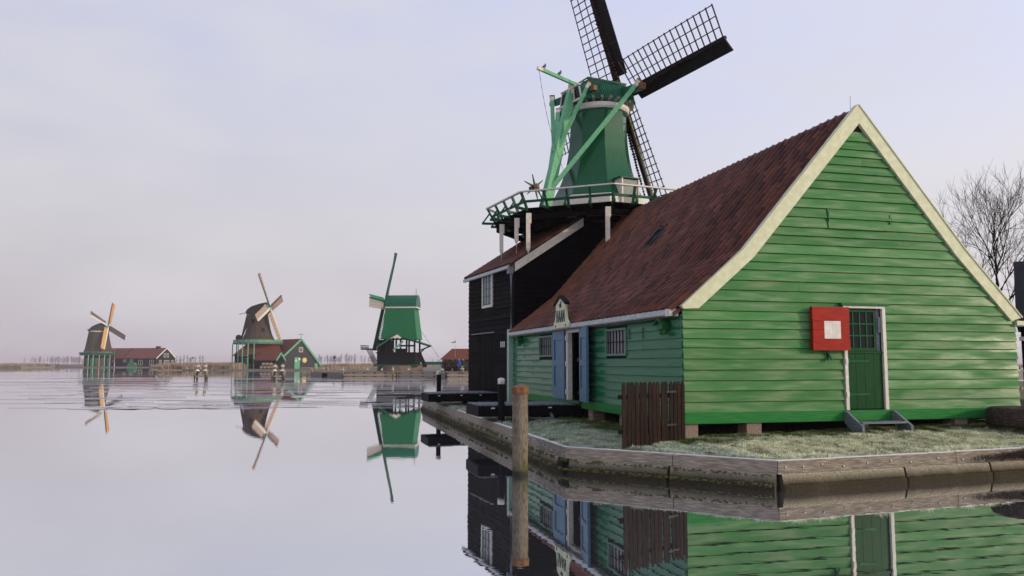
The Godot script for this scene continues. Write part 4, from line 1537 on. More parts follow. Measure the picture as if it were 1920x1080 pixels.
func mill_stage(t: Node3D):
	# deck planks laid in eight sectors
	for i in 8:
		for k in 12:
			var r0 := 1.9 + k * 0.24
			var st := st_new()
			var dy := rng.randf_range(-0.006, 0.006)
			var a := stage_point(i, r0, 8.36 + dy)
			var b := stage_point(i + 0.9999, r0, 8.36 + dy)
			var c := stage_point(i + 0.9999, r0 + 0.235, 8.36 + dy)
			var d := stage_point(i, r0 + 0.235, 8.36 + dy)
			var u := Vector3(0, 0.05, 0)
			hexa(st, [d, c, b, a, d + u, c + u, b + u, a + u])
			put("deck_plank", st, M.tar_shade, t)
	# joists and ring beams underneath
	for i in 16:
		var st := st_new()
		var k := i * 0.5
		bar(st, stage_point(k, 1.8, 8.22), stage_point(k, 4.75, 8.26), 0.16, 0.2)
		put("joist", st, M.tar_shade, t)
	for r in [3.2, 4.62]:
		var st := st_new()
		for i in 8:
			bar(st, stage_point(i, r, 8.05), stage_point(i + 0.9999, r, 8.05), 0.18, 0.2)
		put("ring_beam", st, M.tar_shade, t)
	# leaning rail: posts, foot beams, mid rail, white handrail
	for i in 8:
		for q in 4:
			var k := i + q * 0.25
			var st := st_new()
			bar(st, stage_point(k, 4.72, 8.3), stage_point(k, 5.1, 9.0), 0.09, 0.09)
			put("rail_post", st, M.rail_green, t)
			st = st_new()
			bar(st, stage_point(k, 4.4, 8.33), stage_point(k, 5.36, 8.36), 0.09, 0.1)
			put("outrigger", st, M.rail_green, t)
			st = st_new()
			bar(st, stage_point(k, 5.32, 8.38), stage_point(k, 5.0, 8.82), 0.06, 0.06)
			put("rail_strut", st, M.rail_green, t)
		var st2 := st_new()
		bar(st2, stage_point(i, 4.92, 8.66), stage_point(i + 0.9999, 4.92, 8.66), 0.06, 0.1)
		put("mid_rail", st2, M.rail_green, t)
		st2 = st_new()
		bar(st2, stage_point(i, 5.13, 9.04), stage_point(i + 0.9999, 5.13, 9.04), 0.13, 0.055)
		put("handrail", st2, M.white, t)
	# white hanging posts with drip rods
	for p in [[3.79, 31.3, 8.2, 6.72], [0.655, 31.9, 8.05, 6.5], [0.185, 33.0, 8.05, 7.0], [-0.46, 34.5, 8.05, 6.75]]:
		var at := Vector3(p[0] - 3.99, 0, -p[1] + 36.0)
		var st := st_new()
		bar(st, at + Vector3(0, p[2], 0), at + Vector3(0, p[3] + 0.12, 0), 0.17, 0.17)
		bar(st, at + Vector3(0, p[3] + 0.12, 0), at + Vector3(0, p[3], 0), 0.17, 0.17, Vector3.UP, 0.08, 0.08)
		box(st, at + Vector3(0.086, p[2] - 0.4, -0.07), at + Vector3(0.13, p[2], 0.07))
		var post := put("hanging_post", st, M.cream_bright, t)
		st = st_new()
		tube(st, [at + Vector3(0, p[3] + 0.01, 0), at + Vector3(0, p[3] - 0.42, 0)], [0.025, 0.018], 6)
		put("rod", st, M.white, post)

const CAP_TURN := 60.0

func cap_point(a: float, s: float, y: float) -> Vector3:
	var c := cos(deg_to_rad(CAP_TURN))
	var n := sin(deg_to_rad(CAP_TURN))
	return Vector3(n * a + c * s, y, -c * a + n * s)

func mill_cap(t: Node3D):
	var st := st_new()
	# rings of the cap from the tail to the sails: [a, half width low, half width shoulder, y low, y shoulder, y ridge]
	var rings := []
	for p in [[-1.5, 0.92, 0.70, 13.72, 14.34, 14.42], [-0.95, 1.18, 0.88, 13.72, 14.48, 14.78], [-0.5, 1.26, 0.92, 13.74, 14.55, 15.08], [0.6, 1.28, 0.94, 13.80, 14.62, 15.12], [1.2, 1.12, 0.84, 13.86, 14.66, 15.12], [1.55, 0.8, 0.6, 13.95, 14.6, 15.02]]:
		var r := []
		for q in [[-p[1], p[3]], [-p[2], p[4]], [0.0, p[5]], [p[2], p[4]], [p[1], p[3]]]:
			r.append(cap_point(p[0], q[0], q[1]))
		rings.append(r)
	loft(st, rings)
	put("cap", st, M.cap_green, t)
	# standing battens on the near slope
	st = st_new()
	for k in 17:
		var a := -0.9 + k * 0.125
		var f := clampf((a + 0.5) / 1.1, 0, 1)
		var lift := 0.022
		bar(st, cap_point(a, 1.24 + lift, 13.76 + 0.06 * f), cap_point(a, 0.915 + lift, 14.54 + 0.08 * f), 0.035, 0.04, cap_point(0, 1, 0.4))
		bar(st, cap_point(a, 0.915 + lift, 14.54 + 0.08 * f), cap_point(a, 0.03, (14.85 if a < -0.7 else 15.06) + 0.06 * f), 0.035, 0.04, cap_point(0, 1, 0.8))
	put("cap_battens", st, M.cap_green, t)
	st = st_new()
	bar(st, cap_point(-0.62, 0, 15.09), cap_point(1.6, 0, 15.15), 0.16, 0.07)
	bar(st, cap_point(-1.5, 0, 14.46), cap_point(-0.62, 0, 15.08), 0.12, 0.07)
	put("ridge_board", st, M.rail_green, t)
	# tail wall with windows
	st = st_new()
	for s in [-0.84, -0.28, 0.28, 0.84]:
		bar(st, cap_point(-1.54, s, 13.75), cap_point(-1.54, s * 0.8, 14.32), 0.07, 0.05)
	bar(st, cap_point(-1.55, -0.92, 13.74), cap_point(-1.55, 0.92, 13.74), 0.07, 0.08)
	bar(st, cap_point(-1.57, -0.7, 14.38), cap_point(-1.57, 0.75, 14.4), 0.12, 0.06)
	var tail := put("tail_frame", st, M.white, t)
	for s in [-0.56, 0.0, 0.56]:
		st = st_new()
		bar(st, cap_point(-1.525, s, 13.8), cap_point(-1.525, s * 0.82, 14.30), 0.42, 0.03, cap_point(1, 0, 0))
		put("pane", st, M.glass_dark, tail)
	# spruits: two beams across the cap with capped ends
	var W := func(x: float, y: float, d: float): return Vector3(x - 3.99, y, 36.0 - d)
	var lr: Vector3 = W.call(5.63, 14.26, 34.6)
	var ll: Vector3 = W.call(2.5, 14.5, 39.3)
	var sr: Vector3 = W.call(3.48, 14.12, 34.5)
	var sl: Vector3 = W.call(2.05, 14.18, 36.5)
	for e in [[lr, ll, 0.3], [sr, sl, 0.24]]:
		st = st_new()
		var dv: Vector3 = (e[1] - e[0]).normalized()
		bar(st, e[0] - dv * 0.12, e[1] + dv * 0.12, e[2], e[2])
		var beam := put("spruit", st, M.cap_green, t)
		for q in [[e[0], -1.0], [e[1], 1.0]]:
			st = st_new()
			bar(st, q[0] + dv * q[1] * 0.12, q[0] + dv * q[1] * 0.34, e[2] * 0.9, e[2] * 0.9)
			put("beam_end", st, M.post_cap, beam)
	# tail pole and braces
	var foot: Vector3 = W.call(1.37, 8.42, 34.3)
	var top: Vector3 = W.call(2.68, 14.25, 35.2)
	st = st_new()
	bar(st, foot, top, 0.38, 0.44, cap_point(1, 0, 0), 0.27, 0.32)
	put("tail_pole", st, M.mint, t)
	st = st_new()
	bar(st, top + Vector3(0, -0.1, 0), top + Vector3(0.02, 0.3, 0.01), 0.31, 0.31)
	put("pole_head", st, M.cream_bright, t)
	var low := foot.lerp(top, 0.17)
	var mid := foot.lerp(top, 0.50)
	for e in [[lr, low, 0.21], [ll, low, 0.20], [sr, mid, 0.16], [sl, mid + Vector3(-0.12, 0, 0), 0.18]]:
		st = st_new()
		var dv: Vector3 = (e[0] - e[1]).normalized()
		var head: Vector3 = e[0] + Vector3(0, 0.02, 0) + cap_point(-0.2, 0, 0)
		bar(st, e[1] + cap_point(-0.05, 0, 0), head, e[2], e[2] * 0.9)
		var br := put("brace", st, M.mint, t)
		st = st_new()
		bar(st, head, head + dv * 0.28, e[2] * 1.05, e[2] * 0.95)
		put("brace_head", st, M.cream_bright, br)
		st = st_new()
		bar(st, head + dv * 0.28, head + dv * 0.33, e[2] * 1.35, e[2] * 1.25)
		put("brace_cap", st, M.post_cap, br)
	# windlass: spoked wheel at the foot of the pole
	var hub: Vector3 = W.call(1.0, 9.62, 34.1)
	st = st_new()
	var ax := Vector3(0.55, 0.1, 0.83).normalized()
	tube(st, [hub - ax * 0.3, hub + ax * 0.14, hub + ax * 0.2], [0.13, 0.14, 0.07], 12)
	var wl := put("windlass", st, M.post_cap, t)
	var e1 := ax.cross(Vector3.UP).normalized()
	var e2 := e1.cross(ax).normalized()
	for k in 6:
		var an := TAU * k / 6.0 + 0.35
		var d := e1 * cos(an) + e2 * sin(an)
		st = st_new()
		bar(st, hub + d * 0.08, hub + d * 0.58, 0.1, 0.05, ax, 0.03, 0.03)
		put("spoke", st, M.rail_green, wl)
	st = st_new()
	tube(st, [hub + Vector3(0.08, 0, -0.12), foot + Vector3(0.05, 0.5, 0)], [0.07, 0.07], 8)
	put("windlass_arm", st, M.rail_green, wl)
	# hoisting pole with its rope
	var ca: Vector3 = W.call(2.95, 14.48, 35.0)
	var cb: Vector3 = W.call(1.12, 14.92, 34.0)
	st = st_new()
	bar(st, ca, ca.lerp(cb, 0.88), 0.13, 0.14)
	var pole := put("hoist_pole", st, M.mint, t)
	st = st_new()
	bar(st, ca.lerp(cb, 0.88), cb, 0.135, 0.145)
	put("pole_tip", st, M.cream_bright, pole)
	st = st_new()
	var rp := []
	var rr := []
	for k in 13:
		var f := k / 12.0
		rp.append((cb + Vector3(0.06, -0.05, 0)).lerp(W.call(2.27, 10.37, 34.4), f) + Vector3(-0.12, -0.1, 0) * sin(PI * f))
		rr.append(0.014)
	tube(st, rp, rr, 6)
	put("rope", st, M.rope, pole)

func mill_sails(t: Node3D):
	var ti := deg_to_rad(19.0)
	var ps := deg_to_rad(64.0)
	var n := Vector3(sin(ps) * cos(ti), sin(ti), -cos(ps) * cos(ti))
	var e1 := Vector3(cos(ps), 0, sin(ps))
	var e2 := e1.cross(n).normalized()
	if e2.y < 0:
		e2 = -e2
	var hub := Vector3(5.22 - 3.99, 14.71, 36.0 - 36.8)
	var st := st_new()
	tube(st, [hub - n * 1.6, hub + n * 0.25], [0.24, 0.22], 12)
	put("windshaft", st, M.black, t)
	for k in 4:
		var an := deg_to_rad(0.6 + 90.0 * k)
		var r := e1 * cos(an) + e2 * sin(an)
		var l := e1 * -sin(an) + e2 * cos(an)
		# the four sails lie pairwise in two planes, one stock behind the other
		sail(t, hub + n * (0.12 if k % 2 == 0 else -0.1), r, l, n, 7.1, k)

func sail(t: Node3D, o: Vector3, r: Vector3, l: Vector3, n: Vector3, len: float, k: int):
	var st := st_new()
	bar(st, o + r * -0.1, o + r * len, 0.26, 0.24, n, 0.13, 0.13)
	var s := put("sail", st, M.sail_board, t)
	# lattice: bars that twist a little along the whip, and laths along them
	var bars := 18
	var wd := 1.36
	var lead := func(u: float, w: float) -> Vector3:
		var tw := deg_to_rad(lerpf(18.0, 3.0, u / len))
		return o + r * u + (l * cos(tw) - n * sin(tw)) * w
	for b in bars:
		var u := lerpf(0.75, len - 0.12, float(b) / (bars - 1))
		st = st_new()
		bar(st, lead.call(u, -0.12), lead.call(u, wd + 0.06), 0.042, 0.042, n)
		put("sail_bar", st, M.lath, s)
	for w in [0.46, 0.91, wd]:
		st = st_new()
		for b in 6:
			var u0 := lerpf(0.75, len - 0.12, b / 6.0)
			var u1 := lerpf(0.75, len - 0.12, (b + 1) / 6.0)
			bar(st, lead.call(u0, w) - n * 0.03, lead.call(u1, w) - n * 0.03, 0.036, 0.036, n)
		put("sail_lath", st, M.lath, s)
	# leading boards, set at an angle, each board of its own length
	var bw := 0.62
	var tilt := l * -cos(0.45) + n * sin(0.45)
	for b in 4:
		st = st_new()
		var u0 := 0.8 + b * (len - 0.85) / 4.0
		var u1 := 0.8 + (b + 1) * (len - 0.85) / 4.0 - 0.012
		var q := [o + r * u0 + tilt * 0.07, o + r * u1 + tilt * 0.07, o + r * u1 + tilt * bw, o + r * u0 + tilt * bw]
		var th := tilt.cross(r).normalized() * 0.03
		hexa(st, [q[0] - th, q[1] - th, q[2] - th, q[3] - th, q[0] + th, q[1] + th, q[2] + th, q[3] + th])
		put("leading_board", st, M.sail_board, s)
	# furled cloth twisted along the whip
	if k == 0 or k == 1 or k == 3:
		var pts := []
		var rad := []
		var m := 34
		var nz := noise(200 + k, 0.6, 2)
		var full := 0.85 if k == 1 else 0.7
		for i in m:
			var u := lerpf(0.65, len * full, float(i) / (m - 1))
			var sw := 0.3 * sin(u * 1.1 + k) * 0.6
			pts.append(o + r * u - l * (0.17 + sw * 0.5 + 0.04 * nz.get_noise_1d(u * 3.0)) - n * 0.17)
			rad.append(lerpf(0.15, 0.045, float(i) / (m - 1)) * (1.0 + 0.35 * nz.get_noise_1d(u * 6.0)))
		st = SurfaceTool.new()
		st.begin(Mesh.PRIMITIVE_TRIANGLES)
		st.set_smooth_group(0)
		tube(st, pts, rad, 8)
		put("furled_cloth", st, M.sail_cloth, s)
	if k == 3:
		# white edge board on the lower sail
		st = st_new()
		bar(st, o + r * 0.9 + l * 0.14 - n * 0.06, o + r * (len - 0.1) + l * 0.13 - n * 0.06, 0.16, 0.05, n)
		put("edge_board", st, M.pale_wood, s)

# ------------------------------------------------------------------ jetties, posts, fence, millstone
func yard():
	# landing stages
	for j in [[Vector3(-0.83, 0.936, -21.0), Vector3(-1.23, 0.936, -22.48), Vector3(1.86, 0.936, -21.68), Vector3(1.46, 0.936, -23.15), "nearer black landing stage with frosted top leading to the blue shuttered doorway"],
			[Vector3(-2.94, 0.95, -28.82), Vector3(-3.38, 0.95, -30.4), Vector3(-0.34, 0.95, -29.9), Vector3(-0.9, 0.95, -31.7), "farther black landing stage with frosted top before the black house"]]:
		var t := thing("landing_stage", j[4], "landing stage", Vector3.ZERO, 0.0, "landing stages on the quay")
		var a: Vector3 = j[0]
		var b: Vector3 = j[1]
		var c: Vector3 = j[2]
		var d: Vector3 = j[3]
		var n := 7
		for k in n:
			var st := st_new()
			var f0 := (k + 0.02) / n
			var f1 := (k + 0.98) / n
			var u := Vector3(0, 0.035, 0)
			var p := [a.lerp(b, f0) - u, c.lerp(d, f0) - u, c.lerp(d, f1) - u, a.lerp(b, f1) - u]
			hexa(st, [p[0], p[1], p[2], p[3], p[0] + u, p[1] + u, p[2] + u, p[3] + u])
			put("deck_plank", st, M.frost_deck, t)
		for e in [[a, c], [b, d], [a, b], [c, d]]:
			var st := st_new()
			bar(st, e[0] + Vector3(0, -0.175, 0), e[1] + Vector3(0, -0.175, 0), 0.09, 0.27)
			put("edge_beam", st, M.deck_side, t)
		for f in [0.62, 0.86]:
			for e in [[a, c], [b, d]]:
				var st := st_new()
				var q: Vector3 = e[0].lerp(e[1], f)
				box(st, Vector3(q.x - 0.08, 0.3, q.z - 0.22), Vector3(q.x + 0.08, q.y - 0.31, q.z - 0.06))
				put("leg", st, M.deck_side, t)
		for f in [0.12, 0.42, 0.68]:
			var st := st_new()
			var q := a.lerp(c, f) + Vector3(0.0, -0.09, 0.048)
			box(st, q - Vector3(0.06, 0.015, 0.004), q + Vector3(0.06, 0.015, 0.008))
			put("reflector", st, M.white, t)
	# trestle stored under the near stage
	var tr := thing("trestle", "grey wooden trestle standing under the nearer landing stage", "trestle")
	var st := st_new()
	bar(st, Vector3(0.98, 0.80, -21.5), Vector3(1.15, 0.42, -21.3), 0.06, 0.05)
	put("leg", st, M.blue_grey, tr)
	st = st_new()
	bar(st, Vector3(0.1, 0.57, -21.45), Vector3(1.06, 0.57, -21.4), 0.06, 0.04)
	put("rail", st, M.blue_grey, tr)
	# black bollard posts with white caps behind each stage
	for p in [[-0.28, 21.1, 1.62, "black mooring post with white cap behind the nearer landing stage"], [-2.87, 31.6, 1.72, "black mooring post with white cap rising behind the farther landing stage"]]:
		var t := thing("mooring_post", p[3], "post", Vector3(p[0], 0, -p[1]), 0.0, "black mooring posts")
		st = SurfaceTool.new()
		st.begin(Mesh.PRIMITIVE_TRIANGLES)
		lathe(st, [[-1.5, 0.095], [p[2] - 0.15, 0.09]], 14)
		put("shaft", st, M.black, t)
		st = SurfaceTool.new()
		st.begin(Mesh.PRIMITIVE_TRIANGLES)
		lathe(st, [[p[2] - 0.15, 0.098], [p[2] - 0.03, 0.098], [p[2], 0.08], [p[2] + 0.012, 0.02]], 14)
		put("cap", st, M.white, t)
	# the big weathered pile in front
	var pile := thing("mooring_pile", "weathered timber pile with brown wooden cap standing in the water", "post", Vector3(0.147, 0, -14.7))
	st = SurfaceTool.new()
	st.begin(Mesh.PRIMITIVE_TRIANGLES)
	var rings := []
	var tones := []
	var nz := noise(88, 1.4, 3)
	var sides := 26
	for k in 41:
		var y := -1.5 if k == 0 else lerpf(-0.1, 1.5, (k - 1) / 39.0)
		var ring := []
		for i in sides:
			var an := TAU * i / sides
			var crack := nz.get_noise_3d(cos(an) * 2.2, y * 0.25, sin(an) * 2.2)
			var r := 0.142 + crack * 0.006 - (0.007 if crack < -0.32 else 0.0)
			ring.append(Vector3(cos(an) * r, y, -sin(an) * r))
		rings.append(ring)
	for k in 40:
		for i in sides:
			var j := (i + 1) % sides
			var q := [rings[k][i], rings[k + 1][i], rings[k + 1][j], rings[k][j]]
			for v in [0, 1, 2, 0, 2, 3]:
				var p: Vector3 = q[v]
				var an := atan2(p.z, p.x)
				var g := nz.get_noise_3d(cos(an) * 1.7 + 5, p.y * 0.9, sin(an) * 1.7)
				var c := Color(0.15, 0.12, 0.082).lerp(Color(0.27, 0.225, 0.165), clampf(0.5 + g, 0, 1))
				c = c.lerp(Color(0.24, 0.12, 0.06), smoothstep(1.1, 1.6, p.y + g * 0.7) * 0.6)
				c = c.lerp(Color(0.085, 0.085, 0.014), smoothstep(0.28, 0.12, p.y + g * 0.25) * 0.9)
				c = c.lerp(Color(0.02, 0.017, 0.012), smoothstep(0.09, 0.05, p.y))
				st.set_color(c)
				st.set_smooth_group(0)
				st.add_vertex(p)
	put("shaft", st, M.old_wood, pile)
	st = st_new()
	lathe(st, [[1.455, 0.155], [1.46, 0.168], [1.575, 0.168], [1.58, 0.163], [1.63, 0.012]], 8, Vector3.ZERO, PI / 8)
	put("cap", st, M.post_cap, pile)
	# picket fence with its gate hinges
	var f := thing("picket_fence", "dark brown picket fence between green warehouse corner and quay", "fence")
	var a := Vector3(1.96, 0, -14.50)
	var b := Vector3(3.33, 0, -15.63)
	var dir := (b - a).normalized()
	var out := dir.cross(Vector3.UP).normalized()
	var pl := (b - a).length() / 15.0
	for k in 15:
		st = st_new()
		var c := pl * (k + 0.5)
		var top := 1.665 + rng.randf_range(-0.005, 0.005)
		var w := pl * 0.415
		slab(st, PackedVector2Array([Vector2(c - w, 0.46), Vector2(c + w, 0.46), Vector2(c + w * 0.95, top - 0.06), Vector2(c + w * 0.3, top), Vector2(c - w * 0.3, top), Vector2(c - w * 0.95, top - 0.06)]), 0.0, 0.02, Transform3D(Basis(dir, Vector3.UP, out).rotated(dir, rng.randf_range(-0.012, 0.012)), a + out * rng.randf_range(0, 0.006)))
		put("picket", st, M["fence%d" % ([0, 0, 1, 0, 1, 1][rng.randi_range(0, 5)])], f)
	for y in [0.78, 1.4]:
		st = st_new()
		bar(st, a - out * 0.03 + Vector3(0, y, 0) - dir * 0.03, b - out * 0.03 + Vector3(0, y, 0), 0.05, 0.08)
		put("rail", st, M.fence1, f)
		st = st_new()
		bar(st, a + out * 0.034 + dir * 1.2 + Vector3(0, y + 0.07, 0), a + out * 0.034 + dir * 1.5 + Vector3(0, y + 0.07, 0), 0.014, 0.035)
		put("strap_hinge", st, M.iron, f)
	# millstone
	var ms := thing("millstone", "big dark round millstone lying on the grass at the right edge", "millstone", Vector3(10.72, 0.71, -16.75))
	st = SurfaceTool.new()
	st.begin(Mesh.PRIMITIVE_TRIANGLES)
	var prof := [[0.02, 0.76], [0.06, 0.79], [0.30, 0.78], [0.36, 0.755], [0.385, 0.70], [0.38, 0.3], [0.34, 0.27], [0.2, 0.26]]
	lathe(st, prof, 48)
	put("stone", st, M.millstone, ms)
	# dead reeds hanging over the quay's right end
	var blade := SurfaceTool.new()
	blade.begin(Mesh.PRIMITIVE_TRIANGLES)
	for k in 5:
		var an := TAU * k / 5.0
		var d := Vector3(cos(an), 0, sin(an))
		var s := Vector3(-sin(an), 0, cos(an)) * 0.005
		var p1 := d * 0.05 + Vector3(0, 0.12, 0)
		var p2 := d * 0.17 + Vector3(0, 0.13, 0)
		quad(blade, -s, p1 - s, p1 + s, s)
		tri(blade, p1 - s, p2, p1 + s)
	blade.generate_normals()
	var xfs := []
	var cols := []
	for k in 900:
		var fr := pow(rng.randf(), 0.6)
		var q := Vector3(8.0, 0, -14.30).lerp(Vector3(10.4, 0, -15.2), fr)
		var s := rng.randf_range(0.35, 1.0) * lerpf(0.45, 1.25, fr)
		xfs.append(Transform3D(Basis.from_euler(Vector3(rng.randf_range(-0.2, 1.0), rng.randf() * TAU, rng.randf_range(-0.4, 0.4))).scaled(Vector3(s, s, s)), q + Vector3(rng.randf_range(-0.03, 0.03), rng.randf_range(0.27, 0.36), rng.randf_range(-0.02, 0.12))))
		cols.append(Color(0.035, 0.02, 0.014).lerp(Color(0.11, 0.06, 0.035), rng.randf() * rng.randf() * 1.4))
	tag(stuff("dead_reeds", blade.commit(), M.tint, xfs, cols), "dark withered plants hanging over the quay's right end", "reeds")
	# molehill
	st = SurfaceTool.new()
	st.begin(Mesh.PRIMITIVE_TRIANGLES)
	lathe(st, [[-0.02, 0.11], [0.02, 0.085], [0.045, 0.05], [0.055, 0.015]], 14)
	var mo := put("molehill", st, M.soil, self)
	mo.position = Vector3(4.0, ground_y(Vector2(4.0, 14.6)), -14.6)
	tag(mo, "small dark molehill in the frosted grass before the green gable", "molehill")

# ------------------------------------------------------------------ behind the warehouse, right
func branch(st: SurfaceTool, tw: SurfaceTool, p: Vector3, d: Vector3, len: float, r: float, depth: int, rg: RandomNumberGenerator, lift: float):
	var pts := [p]
	var rad := [r]
	var q := p
	var dir := d
	var n := 4 if depth > 2 else 3
	for k in n:
		dir = (dir + Vector3(rg.randf_range(-1, 1), rg.randf_range(-0.6, 1) * lift + 0.05, rg.randf_range(-1, 1)) * 0.17).normalized()
		q += dir * len / n
		pts.append(q)
		rad.append(lerpf(r, r * 0.55, float(k + 1) / n))
	tube(st if depth > 3 else tw, pts, rad, 7 if depth > 3 else (5 if depth > 1 else 3))
	if depth == 0:
		return
	var kids := 3 if depth > 1 else 4
	if depth == 4:
		kids = 4
	for k in kids:
		var f := rg.randf_range(0.3, 1.0) if k > 0 else 1.0
		var at: Vector3 = pts[0].lerp(pts[-1], f)
		var i := mini(int(f * n), n - 1)
		at = pts[i].lerp(pts[i + 1], f * n - i)
		var side := dir.cross(Vector3(rg.randf_range(-1, 1), rg.randf_range(-1, 1), rg.randf_range(-1, 1))).normalized()
		var spread := rg.randf_range(0.35, 0.85) if k > 0 else rg.randf_range(0.1, 0.35)
		var nd := (dir + side * spread + Vector3(0, lift * 0.12, 0)).normalized()
		branch(st, tw, at, nd, len * rg.randf_range(0.62, 0.86), maxf(r * rg.randf_range(0.45, 0.62), 0.006), depth - 1, rg, lift)

func bare_tree(label: String, at: Vector3, h: float, r: float, sd: int, levels: int, lean := Vector3.ZERO):
	var t := thing("bare_tree", label, "tree", at, 0.0, "bare trees behind the warehouse")
	var rg := RandomNumberGenerator.new()
	rg.seed = sd
	var tr := SurfaceTool.new()
	tr.begin(Mesh.PRIMITIVE_TRIANGLES)
	tr.set_smooth_group(0)
	var big := SurfaceTool.new()
	big.begin(Mesh.PRIMITIVE_TRIANGLES)
	big.set_smooth_group(0)
	var tw := SurfaceTool.new()
	tw.begin(Mesh.PRIMITIVE_TRIANGLES)
	tw.set_smooth_group(0)
	var pts := []
	var rad := []
	for k in 9:
		var f := k / 8.0
		pts.append(Vector3(sin(f * 5.0 + sd) * 0.12 * f, h * f, cos(f * 4.0 + sd) * 0.1 * f) + lean * f * f)
		rad.append(lerpf(r, r * 0.28, f))
	tube(tr, pts, rad, 10)
	for k in 13:
		var f := 0.34 + 0.66 * k / 12.0
		var i := mini(int(f * 8), 7)
		var p: Vector3 = pts[i].lerp(pts[i + 1], f * 8 - i)
		var an := k * 2.4 + sd
		var el := lerpf(0.45, 1.25, f)
		var d := Vector3(cos(an) * cos(el), sin(el), sin(an) * cos(el))
		branch(big, tw, p, d, h * lerpf(0.36, 0.22, f), r * lerpf(0.5, 0.26, f), levels, rg, 0.55)
	put("trunk", tr, M.bark, t)
	put("branches", big, M.bark, t)
	put("twigs", tw, M.twig, t)

func neighbours():
	bare_tree("tall bare winter tree behind the warehouse's right roof slope", Vector3(20.0, 0.6, -33), 6.2, 0.16, 4, 4)
	bare_tree("smaller bare tree left of the tall one, half hidden by the gable", Vector3(20.4, 0.6, -37.5), 4.3, 0.11, 9, 4, Vector3(-0.5, 0, 0))
	bare_tree("bare tree at the right edge of the picture beyond the dark cottage", Vector3(25.0, 0.6, -36), 5.2, 0.15, 15, 4)
	# dark cottage
	var t := thing("cottage", "dark cottage with white framed window showing past the warehouse's right end", "house", Vector3(15.25, 0, -24.0), -0.57)
	var st := st_new()
	box(st, Vector3(0, 0.4, -6), Vector3(7, 3.25, 0))
	put("wall", st, M.tar1, t)
	for k in 12:
		st = st_new()
		clapboard(st, 0.0, 7.0, 0.0, 7.0, 0.45 + k * 0.2, 0.45 + (k + 1) * 0.2, 0.03, 0.005)
		put("wall_board", st, M["tar%d" % (k % 3)], t)
	st = st_new()
	slab(st, PackedVector2Array([Vector2(0.3, 3.25), Vector2(-3, 5.4), Vector2(-6.3, 3.25), Vector2(-6.3, 3.15), Vector2(0.3, 3.15)]), -0.1, 7.1, Transform3D(Basis(Vector3(0, 0, 1), Vector3.UP, Vector3(-1, 0, 0)), Vector3(7, 0, 0)))
	put("roof", st, M.far_black, t)
	st = st_new()
	box(st, Vector3(-0.12, 3.1, 0.031), Vector3(7.1, 3.26, 0.36))
	put("gutter", st, M.grey_paint, t)
	st = st_new()
	box(st, Vector3(-0.05, 2.68, 0.031), Vector3(7.05, 2.8, 0.1))
	put("cornice", st, M.white, t)
	st = st_new()
	box(st, Vector3(0.1, 2.9, 0.031), Vector3(0.7, 3.06, 0.09))
	put("panel", st, M.grey_paint, t)
	for x in [0.18, 2.2, 4.4]:
		st = st_new()
		for q in [[x, x + 0.09, 1.55, 2.68], [x + 0.9, x + 0.99, 1.55, 2.68], [x + 0.09, x + 0.9, 1.55, 1.66], [x + 0.09, x + 0.9, 2.58, 2.68], [x + 0.09, x + 0.9, 2.1, 2.15]]:
			box(st, Vector3(q[0], q[2], 0.0), Vector3(q[1], q[3], 0.07))
		var w := put("window", st, M.white, t)
		st = st_new()
		box(st, Vector3(x + 0.09, 1.66, 0.036), Vector3(x + 0.9, 2.58, 0.042))
		put("pane", st, M.glass_dark, w)
	st = st_new()
	box(st, Vector3(0.45, 3.3, -2.2), Vector3(1.1, 4.15, -1.5))
	box(st, Vector3(0.4, 4.1, -2.26), Vector3(1.16, 4.22, -1.44))
	put("chimney", st, M.tar2, t)
	# red and white barrier chains
	for e in [[Vector3(11.5, 1.97, -18.35), Vector3(13.4, 1.0, -18.7), 0.12, "upper"], [Vector3(11.5, 1.50, -18.35), Vector3(13.4, 0.82, -18.7), 0.05, "lower"]]:
		var ch := thing("barrier_tape", "%s red and white barrier line at the warehouse's right corner" % e[3], "barrier tape", Vector3.ZERO, 0.0, "barrier lines")
		for k in 18:
			var a: Vector3 = e[0].lerp(e[1], k / 18.0) - Vector3(0, sin(PI * k / 18.0) * e[2], 0)
			var b: Vector3 = e[0].lerp(e[1], (k + 1) / 18.0) - Vector3(0, sin(PI * (k + 1) / 18.0) * e[2], 0)
			st = st_new()
			tube(st, [a, b], [0.026, 0.026], 6)
			put("red_band" if k % 2 == 0 else "white_band", st, M.tape_red if k % 2 == 0 else M.white, ch)

# ------------------------------------------------------------------ far mills
const FLAT := Basis(Vector3(1, 0, 0), Vector3(0, 0, -1), Vector3(0, 1, 0))

func land(called: String, pts: Array, top: float, mat: Material, depth := 1.2) -> MeshInstance3D:
	var poly := PackedVector2Array()
	for p in pts:
		poly.append(Vector2(p[0], p[1]))
	var st := st_new()
	slab(st, poly, top - depth, top, Transform3D(FLAT, Vector3.ZERO))
	return struct(called, st, mat)

